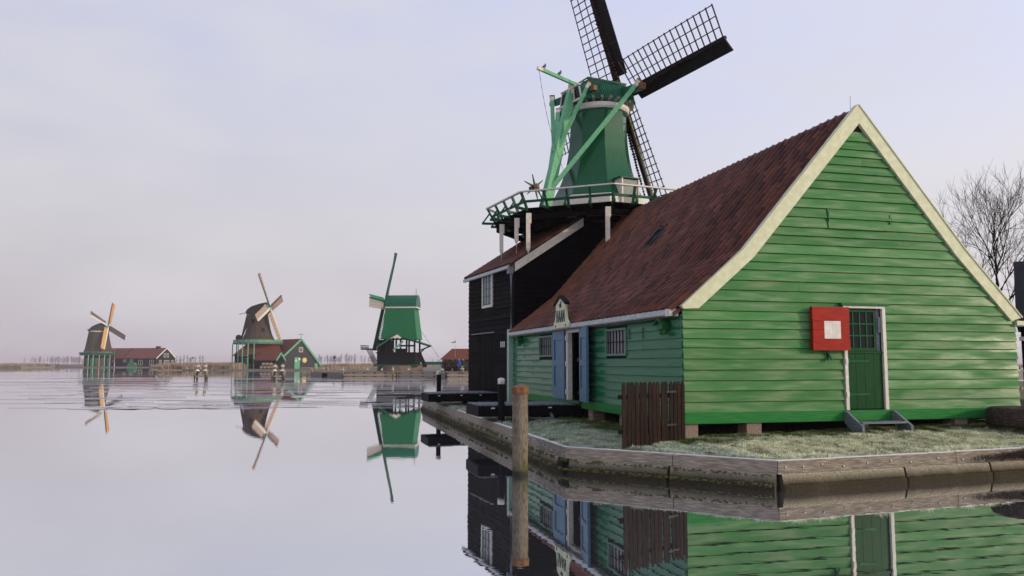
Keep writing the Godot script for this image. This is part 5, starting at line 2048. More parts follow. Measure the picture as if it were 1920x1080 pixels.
# plain gabled house: near corner at the node, gable along +x, length along -z
func far_house(t: Node3D, w: float, l: float, e0: float, e1: float, apex: float, ridge: float, wall: Material, roof: Material, trim: Material, over := 0.4):
	var st := st_new()
	slab(st, PackedVector2Array([Vector2(0, 0.2), Vector2(w, 0.2), Vector2(w, e1), Vector2(apex, ridge), Vector2(0, e0)]), -l, 0)
	put("wall", st, wall, t)
	st = st_new()
	var s0 := (ridge - e0) / apex
	var s1 := (ridge - e1) / (w - apex)
	slab(st, PackedVector2Array([Vector2(-over, e0 - over * s0), Vector2(apex, ridge), Vector2(w + over, e1 - over * s1), Vector2(w + over, e1 - over * s1 + 0.3), Vector2(apex, ridge + 0.35), Vector2(-over, e0 - over * s0 + 0.3)]), -l - 0.2, 0.25)
	put("roof", st, roof, t)
	for s in [0, 1]:
		st = st_new()
		var a := Vector3(-over if s == 0 else w + over, (e0 - over * s0 if s == 0 else e1 - over * s1) + 0.05, 0.32)
		bar(st, a, Vector3(apex, ridge + 0.2, 0.32), 0.14, 0.55, Vector3.UP)
		put("bargeboard", st, trim, t)

func far_window(t: Node3D, xf: Transform3D, w: float, h: float, frame: Material):
	var st := st_new()
	for q in [[-w / 2, -w / 2 + 0.18, 0, h], [w / 2 - 0.18, w / 2, 0, h], [-w / 2, w / 2, 0, 0.18], [-w / 2, w / 2, h - 0.18, h], [-0.07, 0.07, 0, h]]:
		bx(st, xf, Vector3(q[0], q[2], 0.0), Vector3(q[1], q[3], 0.12))
	var f := put("window", st, frame, t)
	st = st_new()
	bx(st, xf, Vector3(-w / 2, 0, 0.01), Vector3(w / 2, h, 0.06))
	put("pane", st, M.glass_dark, f)

# a sail set with cloth: l is the cloth's side, n the shaft
func cloth_sail(t: Node3D, hub: Vector3, r: Vector3, l: Vector3, n: Vector3, len: float, cloth: Material, edge: Material, wd := 0.0):
	var w := len * 0.165 if wd == 0.0 else wd
	var st := st_new()
	bar(st, hub, hub + r * len, len * 0.035, len * 0.03, n, len * 0.02, len * 0.018)
	var s := put("sail", st, edge, t)
	st = st_new()
	var p := []
	for off in [0.0, 0.12]:
		for q in [[0.12, 0.02, 0.0], [0.12, w * 0.85, -0.25], [1.0, w, -0.05], [1.0, 0.02, 0.0]]:
			p.append(hub + r * (len * q[0]) + l * q[1] + n * (q[2] * w - off * 0.6))
	hexa(st, p)
	put("sail_cloth", st, cloth, s)
	st = st_new()
	bar(st, hub + r * len * 0.1 - l * len * 0.035 + n * 0.1, hub + r * len * 0.99 - l * len * 0.03 + n * 0.1, 0.08, len * 0.03, l)
	put("leading_board", st, edge, s)
	for k in 9:
		st = st_new()
		var u := len * (0.16 + 0.1 * k)
		bar(st, hub + r * u + n * 0.02, hub + r * u + l * (w * 1.03) - n * (0.2 * w * (1.0 - u / len)), 0.09, 0.09, n)
		put("sail_bar", st, edge, s)

func far_sails(t: Node3D, hub: Vector3, al: float, ti: float, be: float, len: float, cloths: Array, edge: Array):
	var a := deg_to_rad(al)
	var tt := deg_to_rad(ti)
	var n := Vector3(sin(a) * cos(tt), sin(tt), cos(a) * cos(tt))
	var e1 := Vector3(cos(a), 0, -sin(a))
	var e2 := Vector3(-sin(a) * sin(tt), cos(tt), -cos(a) * sin(tt))
	var st := st_new()
	tube(st, [hub - n * len * 0.16, hub + n * len * 0.04], [len * 0.035, len * 0.03], 10)
	put("windshaft", st, M.far_trim, t)
	for k in 4:
		var b := deg_to_rad(be + 90.0 * k)
		var r := e1 * cos(b) + e2 * sin(b)
		var l := e1 * sin(b) - e2 * cos(b)
		cloth_sail(t, hub, r, l, n, len, cloths[k], edge[k])

func far_smock(t: Node3D, prof: Array, body: Material, cap: Array, cap_mat: Material, al: float, cx: float):
	var st := st_new()
	lathe(st, prof, 16, Vector3(cx, 0, 0), PI / 16)
	put("tower", st, body, t)
	# cap, from the tail to the sails: [a, half width, y low, y ridge]
	var a := deg_to_rad(al)
	var ax := Vector3(sin(a), 0, cos(a))
	var sd := Vector3(cos(a), 0, -sin(a))
	var rings := []
	for c in cap:
		var r := []
		for q in [[1.0, 0.0], [0.78, 0.5], [0.42, 0.86], [0.0, 1.0], [-0.42, 0.86], [-0.78, 0.5], [-1.0, 0.0]]:
			r.append(Vector3(cx, 0, 0) + ax * c[0] + sd * (q[0] * c[1]) + Vector3(0, lerpf(c[2], c[3], q[1]), 0))
		rings.append(r)
	st = SurfaceTool.new()
	st.begin(Mesh.PRIMITIVE_TRIANGLES)
	st.set_smooth_group(-1)
	loft(st, rings)
	put("cap", st, cap_mat, t)

func far_tail(t: Node3D, foot: Vector3, top: Vector3, ends: Array, mat: Material, w: float):
	var st := st_new()
	bar(st, foot, top, w * 1.5, w * 1.5)
	put("tail_pole", st, mat, t)
	for e in ends:
		st = st_new()
		bar(st, foot.lerp(top, 0.15), e, w, w)
		put("brace", st, mat, t)

func far_mill_thatched():
	var k := 250.0 / 1500.0
	var t := thing("windmill", "thatched brown smock mill with tan sails above red roofed grey sheds", "windmill", Vector3(-475.0 * k, 0, -250.0), 0.3074)
	t.scale = Vector3(0.953, 1, 0.953)
	var Y := func(py: float): return 2.0 + (682.0 - py) * k
	far_smock(t, [[Y.call(638), 32.5 * k], [Y.call(634), 29.2 * k], [Y.call(626), 25.6 * k], [Y.call(614), 22.2 * k], [Y.call(602), 19.8 * k], [Y.call(588), 17.4 * k]], M.thatch,
		[[-25 * k, 7 * k, Y.call(588), Y.call(580)], [-17 * k, 14 * k, Y.call(590), Y.call(574.5)], [0, 18 * k, Y.call(590), Y.call(569.5)], [14 * k, 16 * k, Y.call(588), Y.call(567)], [20 * k, 10 * k, Y.call(586), Y.call(568)]], M.thatch_dark, 63.0, 0.0)
	var st := st_new()
	tube(st, [Vector3(13 * k, Y.call(577), 2.0), Vector3(17.5 * k, Y.call(577), 3.4)], [6.5 * k, 5.5 * k], 10)
	put("cap_front", st, M.far_trim, t)
	far_sails(t, Vector3(20 * k, Y.call(578), 4.0), 63, 12, 24, 67 * k, [M.tan_cloth, M.tan_cloth, M.tan_cloth, M.tan_cloth], [M.brown_cloth, M.brown_cloth, M.white, M.white])
	# gallery on tall green legs
	st = st_new()
	lathe(st, [[Y.call(646), 46 * k], [Y.call(643.5), 47 * k], [Y.call(643), 47 * k]], 12)
	put("gallery_deck", st, M.dock_wood, t)
	st = st_new()
	lathe(st, [[Y.call(643), 31 * k], [Y.call(638), 30 * k]], 12)
	put("plinth", st, M.far_trim, t)
	for j in 24:
		var a := TAU * j / 24.0
		var b := TAU * (j + 1) / 24.0
		st = st_new()
		var p := Vector3(sin(a), 0, cos(a)) * 46 * k
		var q := Vector3(sin(b), 0, cos(b)) * 46 * k
		bar(st, p + Vector3(0, Y.call(643), 0), p + Vector3(0, Y.call(638.5), 0), 0.2, 0.2)
		bar(st, p + Vector3(0, Y.call(638.7), 0), q + Vector3(0, Y.call(638.7), 0), 0.2, 0.18)
		bar(st, p + Vector3(0, Y.call(641), 0), q + Vector3(0, Y.call(641), 0), 0.14, 0.3)
		put("railing", st, M.far_trim, t)
	for j in [[-47, 1], [-36, 5], [-28, 6.6], [-18, 7.3], [-7, 7.6], [-40, -3]]:
		st = st_new()
		bar(st, Vector3(j[0] * k, 0.2, j[1]), Vector3(j[0] * k, Y.call(645), j[1]), 0.32, 0.32)
		put("gallery_post", st, M.far_trim, t)
	st = st_new()
	bar(st, Vector3(-47 * k, Y.call(667), 1.0), Vector3(-18 * k, Y.call(667), 7.2), 0.3, 0.3)
	put("cross_beam", st, M.far_trim, t)
	for q in [[0.35, 0.30], [-0.5, 0.75]]:
		st = st_new()
		var dv := Vector3(sin(q[0]), 0, cos(q[0]))
		var yy := lerpf(Y.call(630), Y.call(595), q[1])
		var rr := lerpf(26.0, 18.6, q[1]) * k
		bar(st, dv * (rr - 0.5) + Vector3(0, yy, 0), dv * (rr + 0.12) + Vector3(0, yy, 0), 1.0, 1.3)
		put("window", st, M.far_black, t)
	far_tail(t, Vector3(-33 * k, Y.call(640), -1.5), Vector3(-18 * k, Y.call(590), -1), [Vector3(-21 * k, Y.call(584), -3.5), Vector3(-12 * k, Y.call(586), 3.4)], M.brown_cloth, 0.34)
	st = st_new()
	tube(st, [Vector3(-36.5 * k, Y.call(634), -1.2), Vector3(-36.5 * k, Y.call(634), -0.6)], [6 * k, 6 * k], 14)
	put("windlass", st, M.iron, t)
	st = st_new()
	bar(st, Vector3(-18 * k, Y.call(585), -1), Vector3(-37 * k, Y.call(589), -4), 0.16, 0.16)
	put("hoist_pole", st, M.brown_cloth, t)
	# sheds
	var h := thing("mill_shed", "grey gabled shed with red roof and green trim beside the thatched mill", "shed", Vector3(-420.0 * k, 0, -246.0), deg_to_rad(30 + 15.9))
	far_house(h, 12.7, 24.0, Y.call(668), Y.call(683), 5.9, Y.call(637.5), M.far_grey, M.red_roof, M.far_trim)
	st = st_new()
	box(st, Vector3(3.7, 0.4, 0.02), Vector3(5.6, 4.0, 0.2))
	put("door", st, M.far_trim, h)
	for d in [[3.9, 2.6], [5.1, 3.1]]:
		st = st_new()
		box(st, Vector3(d[0], d[1], 0.21), Vector3(d[0] + 0.6, d[1] + 0.7, 0.26))
		put("pane", st, M.white, h)
	st = st_new()
	tube(st, [Vector3(7.2, 3.1, 0.1), Vector3(7.2, 3.1, 0.25)], [0.85, 0.85], 14)
	put("yellow_disc", st, M.disc_yellow, h)
	st = st_new()
	tube(st, [Vector3(7.2, 3.1, 0.26), Vector3(7.2, 3.1, 0.3)], [0.42, 0.42], 12)
	put("disc_centre", st, M.white, h)
	far_window(h, Transform3D(Basis(), Vector3(5.9, 5.6, 0.02)), 1.4, 1.5, M.white)
	st = st_new()
	box(st, Vector3(10.9, 0.5, 0.02), Vector3(12.0, 2.1, 0.15))
	put("side_door", st, M.far_trim, h)
	st = st_new()
	tube(st, [Vector3(5.9, Y.call(637), 0), Vector3(5.9, Y.call(625), 0)], [0.14, 0.05], 6)
	bar(st, Vector3(4.9, Y.call(627.5), 0), Vector3(6.6, Y.call(627.5), 0), 0.06, 0.25)
	put("weather_vane", st, M.far_trim, h)
	var e := thing("lean_to", "low red roofed lean-to with green gable before the grey shed", "shed", Vector3(-424.0 * k, 0, -240.5), deg_to_rad(58 + 15.9))
	far_house(e, 4.4, 7.6, Y.call(675), Y.call(675), 2.2, Y.call(664), M.far_black, M.red_roof, M.far_trim, 0.3)
	var m := thing("boarded_house", "black boarded ground floor house under the thatched mill's gallery", "house", Vector3(-475.0 * k, 0, -252.0), 0.3074)
	st = st_new()
	box(st, Vector3(-44 * k, 0.2, -6), Vector3(20 * k, Y.call(664), 5.0))
	put("wall", st, M.far_black, m)
	st = st_new()
	slab(st, PackedVector2Array([Vector2(-47 * k, Y.call(666)), Vector2(-24 * k, Y.call(646)), Vector2(34 * k, Y.call(648)), Vector2(40 * k, Y.call(664))]), -6.4, 5.4)
	put("roof", st, M.red_roof, m)
	far_window(m, Transform3D(Basis(), Vector3(-23 * k, Y.call(679), 5.02)), 1.2, 1.2, M.far_trim)
	land("river_bank", [[-98, 238], [-58, 236], [-55, 250], [-40, 300], [-110, 300]], 0.45, M.dock_wood)
	# stacked pale barrels on the bank
	var barrel0: Node3D = null
	for j in 8:
		var at := Vector3(-74.0 + (j % 5) * 1.1 + (0.55 if j > 4 else 0.0), 0.95 + (0.95 if j > 4 else 0.0), -237.6)
		var lb := "%s pale barrel in the %s row of the stack beside the lean-to" % [["leftmost", "second", "middle", "fourth", "rightmost", "left", "middle", "right"][j], "lower" if j < 5 else "upper"]
		if barrel0 == null:
			barrel0 = thing("barrel", lb, "barrel", at, 0.0, "stacked pale barrels")
			st = st_new()
			tube(st, [Vector3(0, 0, -0.6), Vector3(0, 0, 0.0), Vector3(0, 0, 0.6)], [0.4, 0.5, 0.4], 12)
			put("staves", st, M.pale_wood, barrel0)
			st = st_new()
			tube(st, [Vector3(0, 0, 0.601), Vector3(0, 0, 0.64)], [0.33, 0.33], 12)
			put("lid", st, M.pale_wood, barrel0)
		else:
			copy(barrel0, lb, at)

func far_mill_yellow():
	var k := 428.0 / 1500.0
	var t := thing("windmill", "distant brown smock mill with two yellow sails beside a long barn", "windmill", Vector3(-773.0 * k, 0, -428.0), 0.4758)
	t.scale = Vector3(0.889, 1, 0.889)
	var Y := func(py: float): return 2.0 + (682.0 - py) * k
	far_smock(t, [[Y.call(660), 29 * k], [Y.call(656), 26.5 * k], [Y.call(648), 23.6 * k], [Y.call(636), 20.6 * k], [Y.call(622), 17.8 * k]], M.thatch,
		[[-25 * k, 7 * k, Y.call(621), Y.call(616)], [-14 * k, 15 * k, Y.call(622), Y.call(610.5)], [0, 18 * k, Y.call(622), Y.call(606)], [12 * k, 16 * k, Y.call(621), Y.call(606.5)], [19 * k, 10 * k, Y.call(620), Y.call(609)]], M.thatch_dark, 46.0, 0.0)
	var st := st_new()
	lathe(st, [[Y.call(623), 18.6 * k], [Y.call(621), 18.6 * k]], 16)
	put("curb_ring", st, M.white, t)
	st = st_new()
	lathe(st, [[Y.call(665), 26 * k], [Y.call(660), 26.8 * k]], 16)
	put("plinth", st, M.white, t)
	far_sails(t, Vector3(16 * k, Y.call(611.5), 16 * k), 46, 12, -23.0, 49 * k, [M.brown_cloth, M.yellow_cloth, M.brown_cloth, M.yellow_cloth], [M.brown_cloth, M.brown_cloth, M.white, M.white])
	st = st_new()
	tube(st, [Vector3(9 * k, Y.call(613), 9 * k), Vector3(14 * k, Y.call(613), 14 * k)], [7 * k, 5 * k], 10)
	put("cap_front", st, M.far_trim, t)
	far_tail(t, Vector3(-26 * k, Y.call(662), 0), Vector3(-17 * k, Y.call(618), 0), [Vector3(-18 * k, Y.call(617), -2), Vector3(-13 * k, Y.call(620), 2)], M.cap_green, 0.5)
	st = st_new()
	bar(st, Vector3(-14 * k, Y.call(617), 0), Vector3(-26 * k, Y.call(618.5), 0), 0.25, 0.25)
	put("hoist_pole", st, M.far_trim, t)
	st = st_new()
	lathe(st, [[Y.call(666.5), 34 * k], [Y.call(663), 36 * k], [Y.call(661), 36 * k]], 16)
	put("gallery", st, M.cap_green, t)
	st = st_new()
	lathe(st, [[0.3, 27 * k], [Y.call(666), 26 * k]], 12)
	put("ground_floor", st, M.far_black, t)
	for j in [-19, -11, -3, 9, 19]:
		st = st_new()
		var z := sqrt(27.0 * 27.0 - j * j) * k
		box(st, Vector3(j * k - 0.9, 0.5, z - 1.2), Vector3(j * k + 0.9, 5.0, z + 0.05))
		put("green_door", st, M.far_green, t)
	for j in [-34, -27, -18, -9, 2, 12, 22]:
		st = st_new()
		var z := sqrt(maxf(1.0, 34.0 * 34.0 - j * j)) * k
		bar(st, Vector3(j * k, 0.3, z), Vector3(j * k, Y.call(666), z), 0.3, 0.3)
		put("gallery_post", st, M.grey_paint, t)
	for j in [-24, 3]:
		st = st_new()
		var z := sqrt(27.0 * 27.0 - j * j) * k
		box(st, Vector3(j * k - 1.3, 0.6, z - 1.0), Vector3(j * k + 1.3, 4.4, z + 0.1))
		put("red_door", st, M.red_roof, t)
	var b := thing("barn", "long dark barn with red tiled roof beside the yellow sailed mill", "barn", Vector3(-659.0 * k, 0, -425.0), deg_to_rad(55 + 23.7))
	far_house(b, 16.0, 34.0, Y.call(671), Y.call(671), 8.0, Y.call(653.5), M.far_black, M.red_roof, M.white, 0.7)
	for w in [3.0, 9.5]:
		far_window(b, Transform3D(Basis(Vector3(0, 0, 1), Vector3.UP, Vector3(-1, 0, 0)), Vector3(-0.02, 1.2, -w)), 2.4, 2.8, M.white)
	for w in [15.0, 19.0, 27.0, 31.0]:
		far_window(b, Transform3D(Basis(Vector3(0, 0, 1), Vector3.UP, Vector3(-1, 0, 0)), Vector3(-0.02, 2.9, -w)), 1.8, 1.3, M.white)
	for x in [3.0, 7.2, 9.6, 13.6]:
		far_window(b, Transform3D(Basis(), Vector3(x, 1.3, 0.02)), 1.9, 2.6, M.white)
	for x in [6.7, 9.3]:
		far_window(b, Transform3D(Basis(), Vector3(x, 5.4, 0.02)), 1.7, 2.2, M.white)
	st = st_new()
	box(st, Vector3(7.4, Y.call(654), -6.0), Vector3(9.4, Y.call(649), -4.4))
	put("chimney", st, M.dark, b)
	st = st_new()
	bar(st, Vector3(7.9, Y.call(653), -20), Vector3(0.2, Y.call(670.5), -20), 0.5, 0.5)
	put("roof_seam", st, M.far_black, b)
	# flag pole and green boat house
	var fp := thing("flagpole", "tall white flagpole before the long dark barn", "flagpole", Vector3(-725.0 * k, 0, -418.0))
	st = st_new()
	tube(st, [Vector3(0, 0.3, 0), Vector3(0, Y.call(648), 0)], [0.2, 0.12], 8)
	put("pole", st, M.white, fp)
	st = SurfaceTool.new()
	st.begin(Mesh.PRIMITIVE_TRIANGLES)
	lathe(st, [[Y.call(648), 0.18], [Y.call(647.5), 0.24], [Y.call(647), 0.05]], 8)
	put("finial", st, M.white, fp)
	var gb := thing("boat", "small green covered boat moored before the long dark barn", "boat", Vector3(-685.0 * k, 0, -412.0))
	st = st_new()
	slab(st, PackedVector2Array([Vector2(-1.9, 0.0), Vector2(1.9, 0.0), Vector2(2.1, 1.3), Vector2(1.2, 2.6), Vector2(-1.0, 2.6), Vector2(-2.0, 1.3)]), -3.0, 0.0)
	put("cover", st, M.far_green, gb)
	st = st_new()
	box(st, Vector3(-2.3, -0.3, -3.4), Vector3(2.3, 0.35, 0.4))
	put("hull", st, M.far_grey, gb)
	land("river_bank", [[-268, 414], [-176, 410], [-172, 470], [-280, 470]], 0.5, M.dock_wood)

func paltrok_mill():
	var k := 133.0 / 1500.0
	var cx := 752.0
	var t := thing("windmill", "bright green sawmill with open saw floor and barrel shaped cap", "windmill", Vector3((cx - 960.0) * k, 0, -133.0), 0.1378)
	var X := func(px: float): return (px - cx) * k
	var Y := func(py: float): return 2.0 + (682.0 - py) * k
	var st := st_new()
	lathe(st, [[0.3, 43 * k], [Y.call(685.5), 42 * k]], 20)
	put("round_wall", st, M.pale_brick, t)
	var a := 0.2
	var R := Basis(Vector3.UP, -a)
	# lower works in dark boards
	st = st_new()
	bx(st, Transform3D(R, Vector3(X.call(749), 0, 0)), Vector3(-3.15, Y.call(686), -2.6), Vector3(3.15, Y.call(663), 2.4))
	put("lower_works", st, M.far_black, t)
	st = st_new()
	bx(st, Transform3D(R, Vector3(X.call(749), 0, 0)), Vector3(-3.6, Y.call(687), -3.0), Vector3(3.6, Y.call(683.5), 2.9))
	put("turning_ring", st, M.cap_green, t)
	st = st_new()
	bx(st, Transform3D(R, Vector3(X.call(749), 0, 0)), Vector3(-3.3, Y.call(663), -2.7), Vector3(3.3, Y.call(661), 2.7))
	put("saw_floor", st, M.fence0, t)
	for q in [[-3.0, 2.3], [-1.6, 2.3], [-0.5, 2.3], [0.7, 2.3], [1.7, 2.3], [3.0, 2.3], [-3.0, -2.4], [-1.0, -2.4], [1.2, -2.4], [3.0, -2.4]]:
		st = st_new()
		var p := R * Vector3(q[0], 0, q[1]) + Vector3(X.call(749), 0, 0)
		bar(st, p + Vector3(0, Y.call(661), 0), p + Vector3(0, Y.call(636), 0), 0.3, 0.3)
		put("post", st, M.far_black, t)
	# left part of the saw floor is closed, frames and logs in the middle
	st = st_new()
	bx(st, Transform3D(R, Vector3(X.call(749), 0, 0)), Vector3(-2.95, Y.call(661), -2.3), Vector3(-1.4, Y.call(638), 1.8))
	put("closed_bay", st, M.far_black, t)
	st = st_new()
	bx(st, Transform3D(R, Vector3(X.call(749), 0, 0)), Vector3(-0.2, Y.call(661), -1.0), Vector3(1.2, Y.call(654), 1.0))
	bx(st, Transform3D(R, Vector3(X.call(749), 0, 0)), Vector3(0.0, Y.call(650), -0.5), Vector3(2.6, Y.call(647), 0.2))
	put("saw_frame", st, M.fence0, t)
	st = st_new()
	bar(st, Vector3(X.call(738), Y.call(658), 2.6), Vector3(X.call(756), Y.call(641), 2.6), 0.16, 0.3)
	bar(st, Vector3(X.call(744), Y.call(648), 2.6), Vector3(X.call(752), Y.call(652), 2.6), 0.14, 0.2)
	put("crane", st, M.far_trim, t)
	# upper body
	st = st_new()
	var p := []
	for e in [[2.95, 2.6, Y.call(637.0)], [2.35, 2.1, Y.call(579.0)]]:
		for q in [[-1, 1], [1, 1], [1, -1], [-1, -1]]:
			p.append(R * Vector3(q[0] * e[0], e[2], q[1] * e[1]) + Vector3(X.call(754), 0, 0))
	hexa(st, p)
	put("body", st, M.far_green, t)
	for j in 18:
		st = st_new()
		var f0 := j / 18.0
		var f1 := (j + 0.96) / 18.0
		var pp := []
		for e in [f0, f1]:
			for q in [[-1, 1.0], [1, 1.0], [1, 0.9], [-1, 0.9]]:
				var off := 0.06 if e == f0 else 0.015
				pp.append(R * Vector3(q[0] * lerpf(2.95, 2.35, e), lerpf(Y.call(637.0), Y.call(579.0), e), q[1] * lerpf(2.6, 2.1, e) + (off if q[1] == 1.0 else 0.0)) + Vector3(X.call(754), 0, 0))
		hexa(st, pp)
		put("board", st, M.far_green, t)
	# canopy with scalloped pale gable
	st = st_new()
	for q in [[Vector3(X.call(744), Y.call(628), 0), Vector3(X.call(712), Y.call(650), 0)], [Vector3(X.call(744), Y.call(628), 0), Vector3(X.call(778), Y.call(640), 0)], [Vector3(X.call(776), Y.call(639), 0), Vector3(X.call(808), Y.call(649.5), 0)]]:
		bar(st, q[0], q[1], 6.6 if q[0].x < X.call(770) else 5.2, 0.2)
	put("canopy", st, M.far_green, t)
	st = st_new()
	var pd := PackedVector2Array([Vector2(X.call(745), Y.call(629)), Vector2(X.call(733), Y.call(636))])
	for j in 7:
		pd.append(Vector2(lerpf(X.call(734), X.call(757), j / 6.0), Y.call(636.5 if j % 2 == 0 else 634.5)))
	slab(st, pd, 3.2, 3.34)
	put("gable_board", st, M.white, t)
	for q in [[788, 657, 805, 650], [786, 664, 798, 652]]:
		st = st_new()
		bar(st, Vector3(X.call(q[0]), Y.call(q[1]), 1.0), Vector3(X.call(q[2]), Y.call(q[3]), 1.0), 0.16, 0.2)
		put("canopy_brace", st, M.far_black, t)
	# barrel cap
	st = st_new()
	var rings := []
	for e in [-2.75, 2.55]:
		var r := []
		for j in 9:
			var an := PI * j / 8.0
			r.append(R * Vector3(e, Y.call(578) + sin(an) * 24.5 * k, cos(an) * 2.2 * (1.0 if j > 0 and j < 8 else 0.98)) + Vector3(X.call(755.5), 0, 0))
		rings.append(r)
	loft(st, rings)
	put("cap", st, M.cap_green, t)
	st = st_new()
	bx(st, Transform3D(R, Vector3(X.call(756), 0, 0)), Vector3(-2.6, Y.call(579.5), -2.25), Vector3(2.65, Y.call(577), 2.3))
	put("cap_sill", st, M.white, t)
	st = st_new()
	tube(st, [Vector3(X.call(779.5), Y.call(555), 0), Vector3(X.call(779.5), Y.call(541), 0)], [0.14, 0.09], 6)
	put("finial", st, M.white, t)
	# sails seen almost edge on
	var g := deg_to_rad(15.6)
	var ti := deg_to_rad(12.0)
	var bd := Vector3(-sin(g), 0, cos(g))
	var up := Vector3(cos(g) * sin(ti), cos(ti), sin(g) * sin(ti))
	var n := Vector3(-cos(g) * cos(ti), sin(ti), -sin(g) * cos(ti))
	var hub := Vector3(X.call(722), Y.call(566), 0)
	st = st_new()
	tube(st, [hub - n * 1.5, hub + n * 0.3], [0.32, 0.28], 10)
	put("windshaft", st, M.cap_green, t)
	for j in 4:
		var r: Vector3 = [up, bd, -up, -bd][j]
		var l: Vector3 = [bd, -up, -bd, up][j]
		var len := 8.3
		st = st_new()
		bar(st, hub, hub + r * len, 0.34, 0.3, n, 0.2, 0.2)
		var s := put("sail", st, M.cap_green, t)
		st = st_new()
		bar(st, hub + r * 1.0 - l * 0.35, hub + r * len - l * 0.3, 0.07, 0.62, l - n * 0.9)
		put("leading_board", st, M.far_green if j == 1 else M.cap_green, s)
		for b in 18:
			st = st_new()
			var u := lerpf(1.1, len - 0.1, b / 17.0)
			var tw := lerpf(0.5, 0.15, u / len)
			var ld := l * cos(tw) + n * -sin(tw)
			bar(st, hub + r * u, hub + r * u + ld * 1.45, 0.07, 0.07, n)
			put("sail_bar", st, M.pale_wood if j == 1 else M.far_trim_dark, s)
		for w in [0.5, 0.97, 1.42]:
			st = st_new()
			var l0 := l * cos(0.5) - n * sin(0.5)
			var l1 := l * cos(0.15) - n * sin(0.15)
			bar(st, hub + r * 1.1 + l0 * w, hub + r * (len - 0.1) + l1 * w, 0.07, 0.07, n)
			put("sail_lath", st, M.pale_wood if j == 1 else M.far_trim_dark, s)
	# left stage with rail, and its slanting stays
	st = st_new()
	box(st, Vector3(X.call(679), Y.call(656), -1.5), Vector3(X.call(713), Y.call(654), 1.5))
	put("log_stage", st, M.far_black, t)
	for j in 6:
		st = st_new()
		var x: float = X.call(680.0 + j * 2.6)
		bar(st, Vector3(x, Y.call(655), 1.4), Vector3(x - 0.1, Y.call(648), 1.4), 0.09, 0.09)
		put("stage_post", st, M.far_black, t)
	st = st_new()
	for y in [648.5, 652.0]:
		bar(st, Vector3(X.call(679), Y.call(y), 1.4), Vector3(X.call(694), Y.call(y + 1), 1.4), 0.09, 0.1)
	put("stage_rail", st, M.far_black, t)
	for j in 4:
		st = st_new()
		bar(st, Vector3(X.call(689.0 + j * 3.0), Y.call(656), -0.5 + j * 0.4), Vector3(X.call(705.0 + j * 2.4), Y.call(686), -0.5 + j * 0.4), 0.12, 0.12)
		put("stay", st, M.far_black, t)
	# right stair and beams
	st = st_new()
	bar(st, Vector3(X.call(784), Y.call(662), 1.0), Vector3(X.call(797), Y.call(688), 1.0), 0.3, 0.5)
	bar(st, Vector3(X.call(788), Y.call(662), -1.0), Vector3(X.call(800), Y.call(688), -1.0), 0.3, 0.4)
	put("stair", st, M.far_black, t)
	st = st_new()
	bar(st, Vector3(X.call(797), Y.call(681), 0.6), Vector3(X.call(840), Y.call(681), 0.6), 0.4, 0.5)
	put("turning_beam", st, M.cap_green, t)
	st = st_new()
	tube(st, [Vector3(X.call(789), Y.call(620), 0), Vector3(X.call(823), Y.call(670), 0.6)], [0.035, 0.035], 5)
	put("stay_rope", st, M.rope, t)
	# red roofed hut beside it
	var h := thing("hut", "brown hut with hipped red roof beside the green sawmill", "hut", Vector3((822.0 - 960.0) * k, 0, -136.0))
	st = st_new()
	p = []
	for e in [[0.0, 6.2, 0.0, Y.call(674)], [1.9, 4.6, 2.0, Y.call(653)]]:
		for q in [[e[0], -e[2]], [e[1] + (1.2 if e[2] > 0 else 0.0), -e[2]], [e[1] + (1.2 if e[2] > 0 else 0.0), -4.5 + e[2]], [e[0], -4.5 + e[2]]]:
			p.append(Vector3(q[0], e[3], q[1]))
	hexa(st, p)
	put("roof", st, M.red_roof, h)
	st = st_new()
	box(st, Vector3(0.4, 0.6, -4.2), Vector3(6.0, Y.call(674), -0.4))
	put("wall", st, M.thatch_dark, h)
	for x in [0.6, 2.0, 4.0]:
		st = st_new()
		box(st, Vector3(x, 0.6, -0.36), Vector3(x + 0.14, Y.call(674), -0.2))
		put("post", st, M.white, h)
	var v := thing("weather_vane", "small bird shaped weather vane on a pole above the hut", "weather vane", Vector3((851.0 - 960.0) * k, 0, -136.5))
	st = st_new()
	tube(st, [Vector3(0, 1.0, 0), Vector3(0, Y.call(632), 0)], [0.06, 0.03], 6)
	put("pole", st, M.white, v)
	st = st_new()
	slab(st, PackedVector2Array([Vector2(X.call(743), Y.call(640.5)), Vector2(X.call(749), Y.call(640)), Vector2(X.call(752.5), Y.call(637.5)), Vector2(X.call(753), Y.call(641)), Vector2(X.call(750), Y.call(642.5)), Vector2(X.call(744), Y.call(641.5))]), -0.05, 0.05)
	put("bird", st, M.far_trim, v)

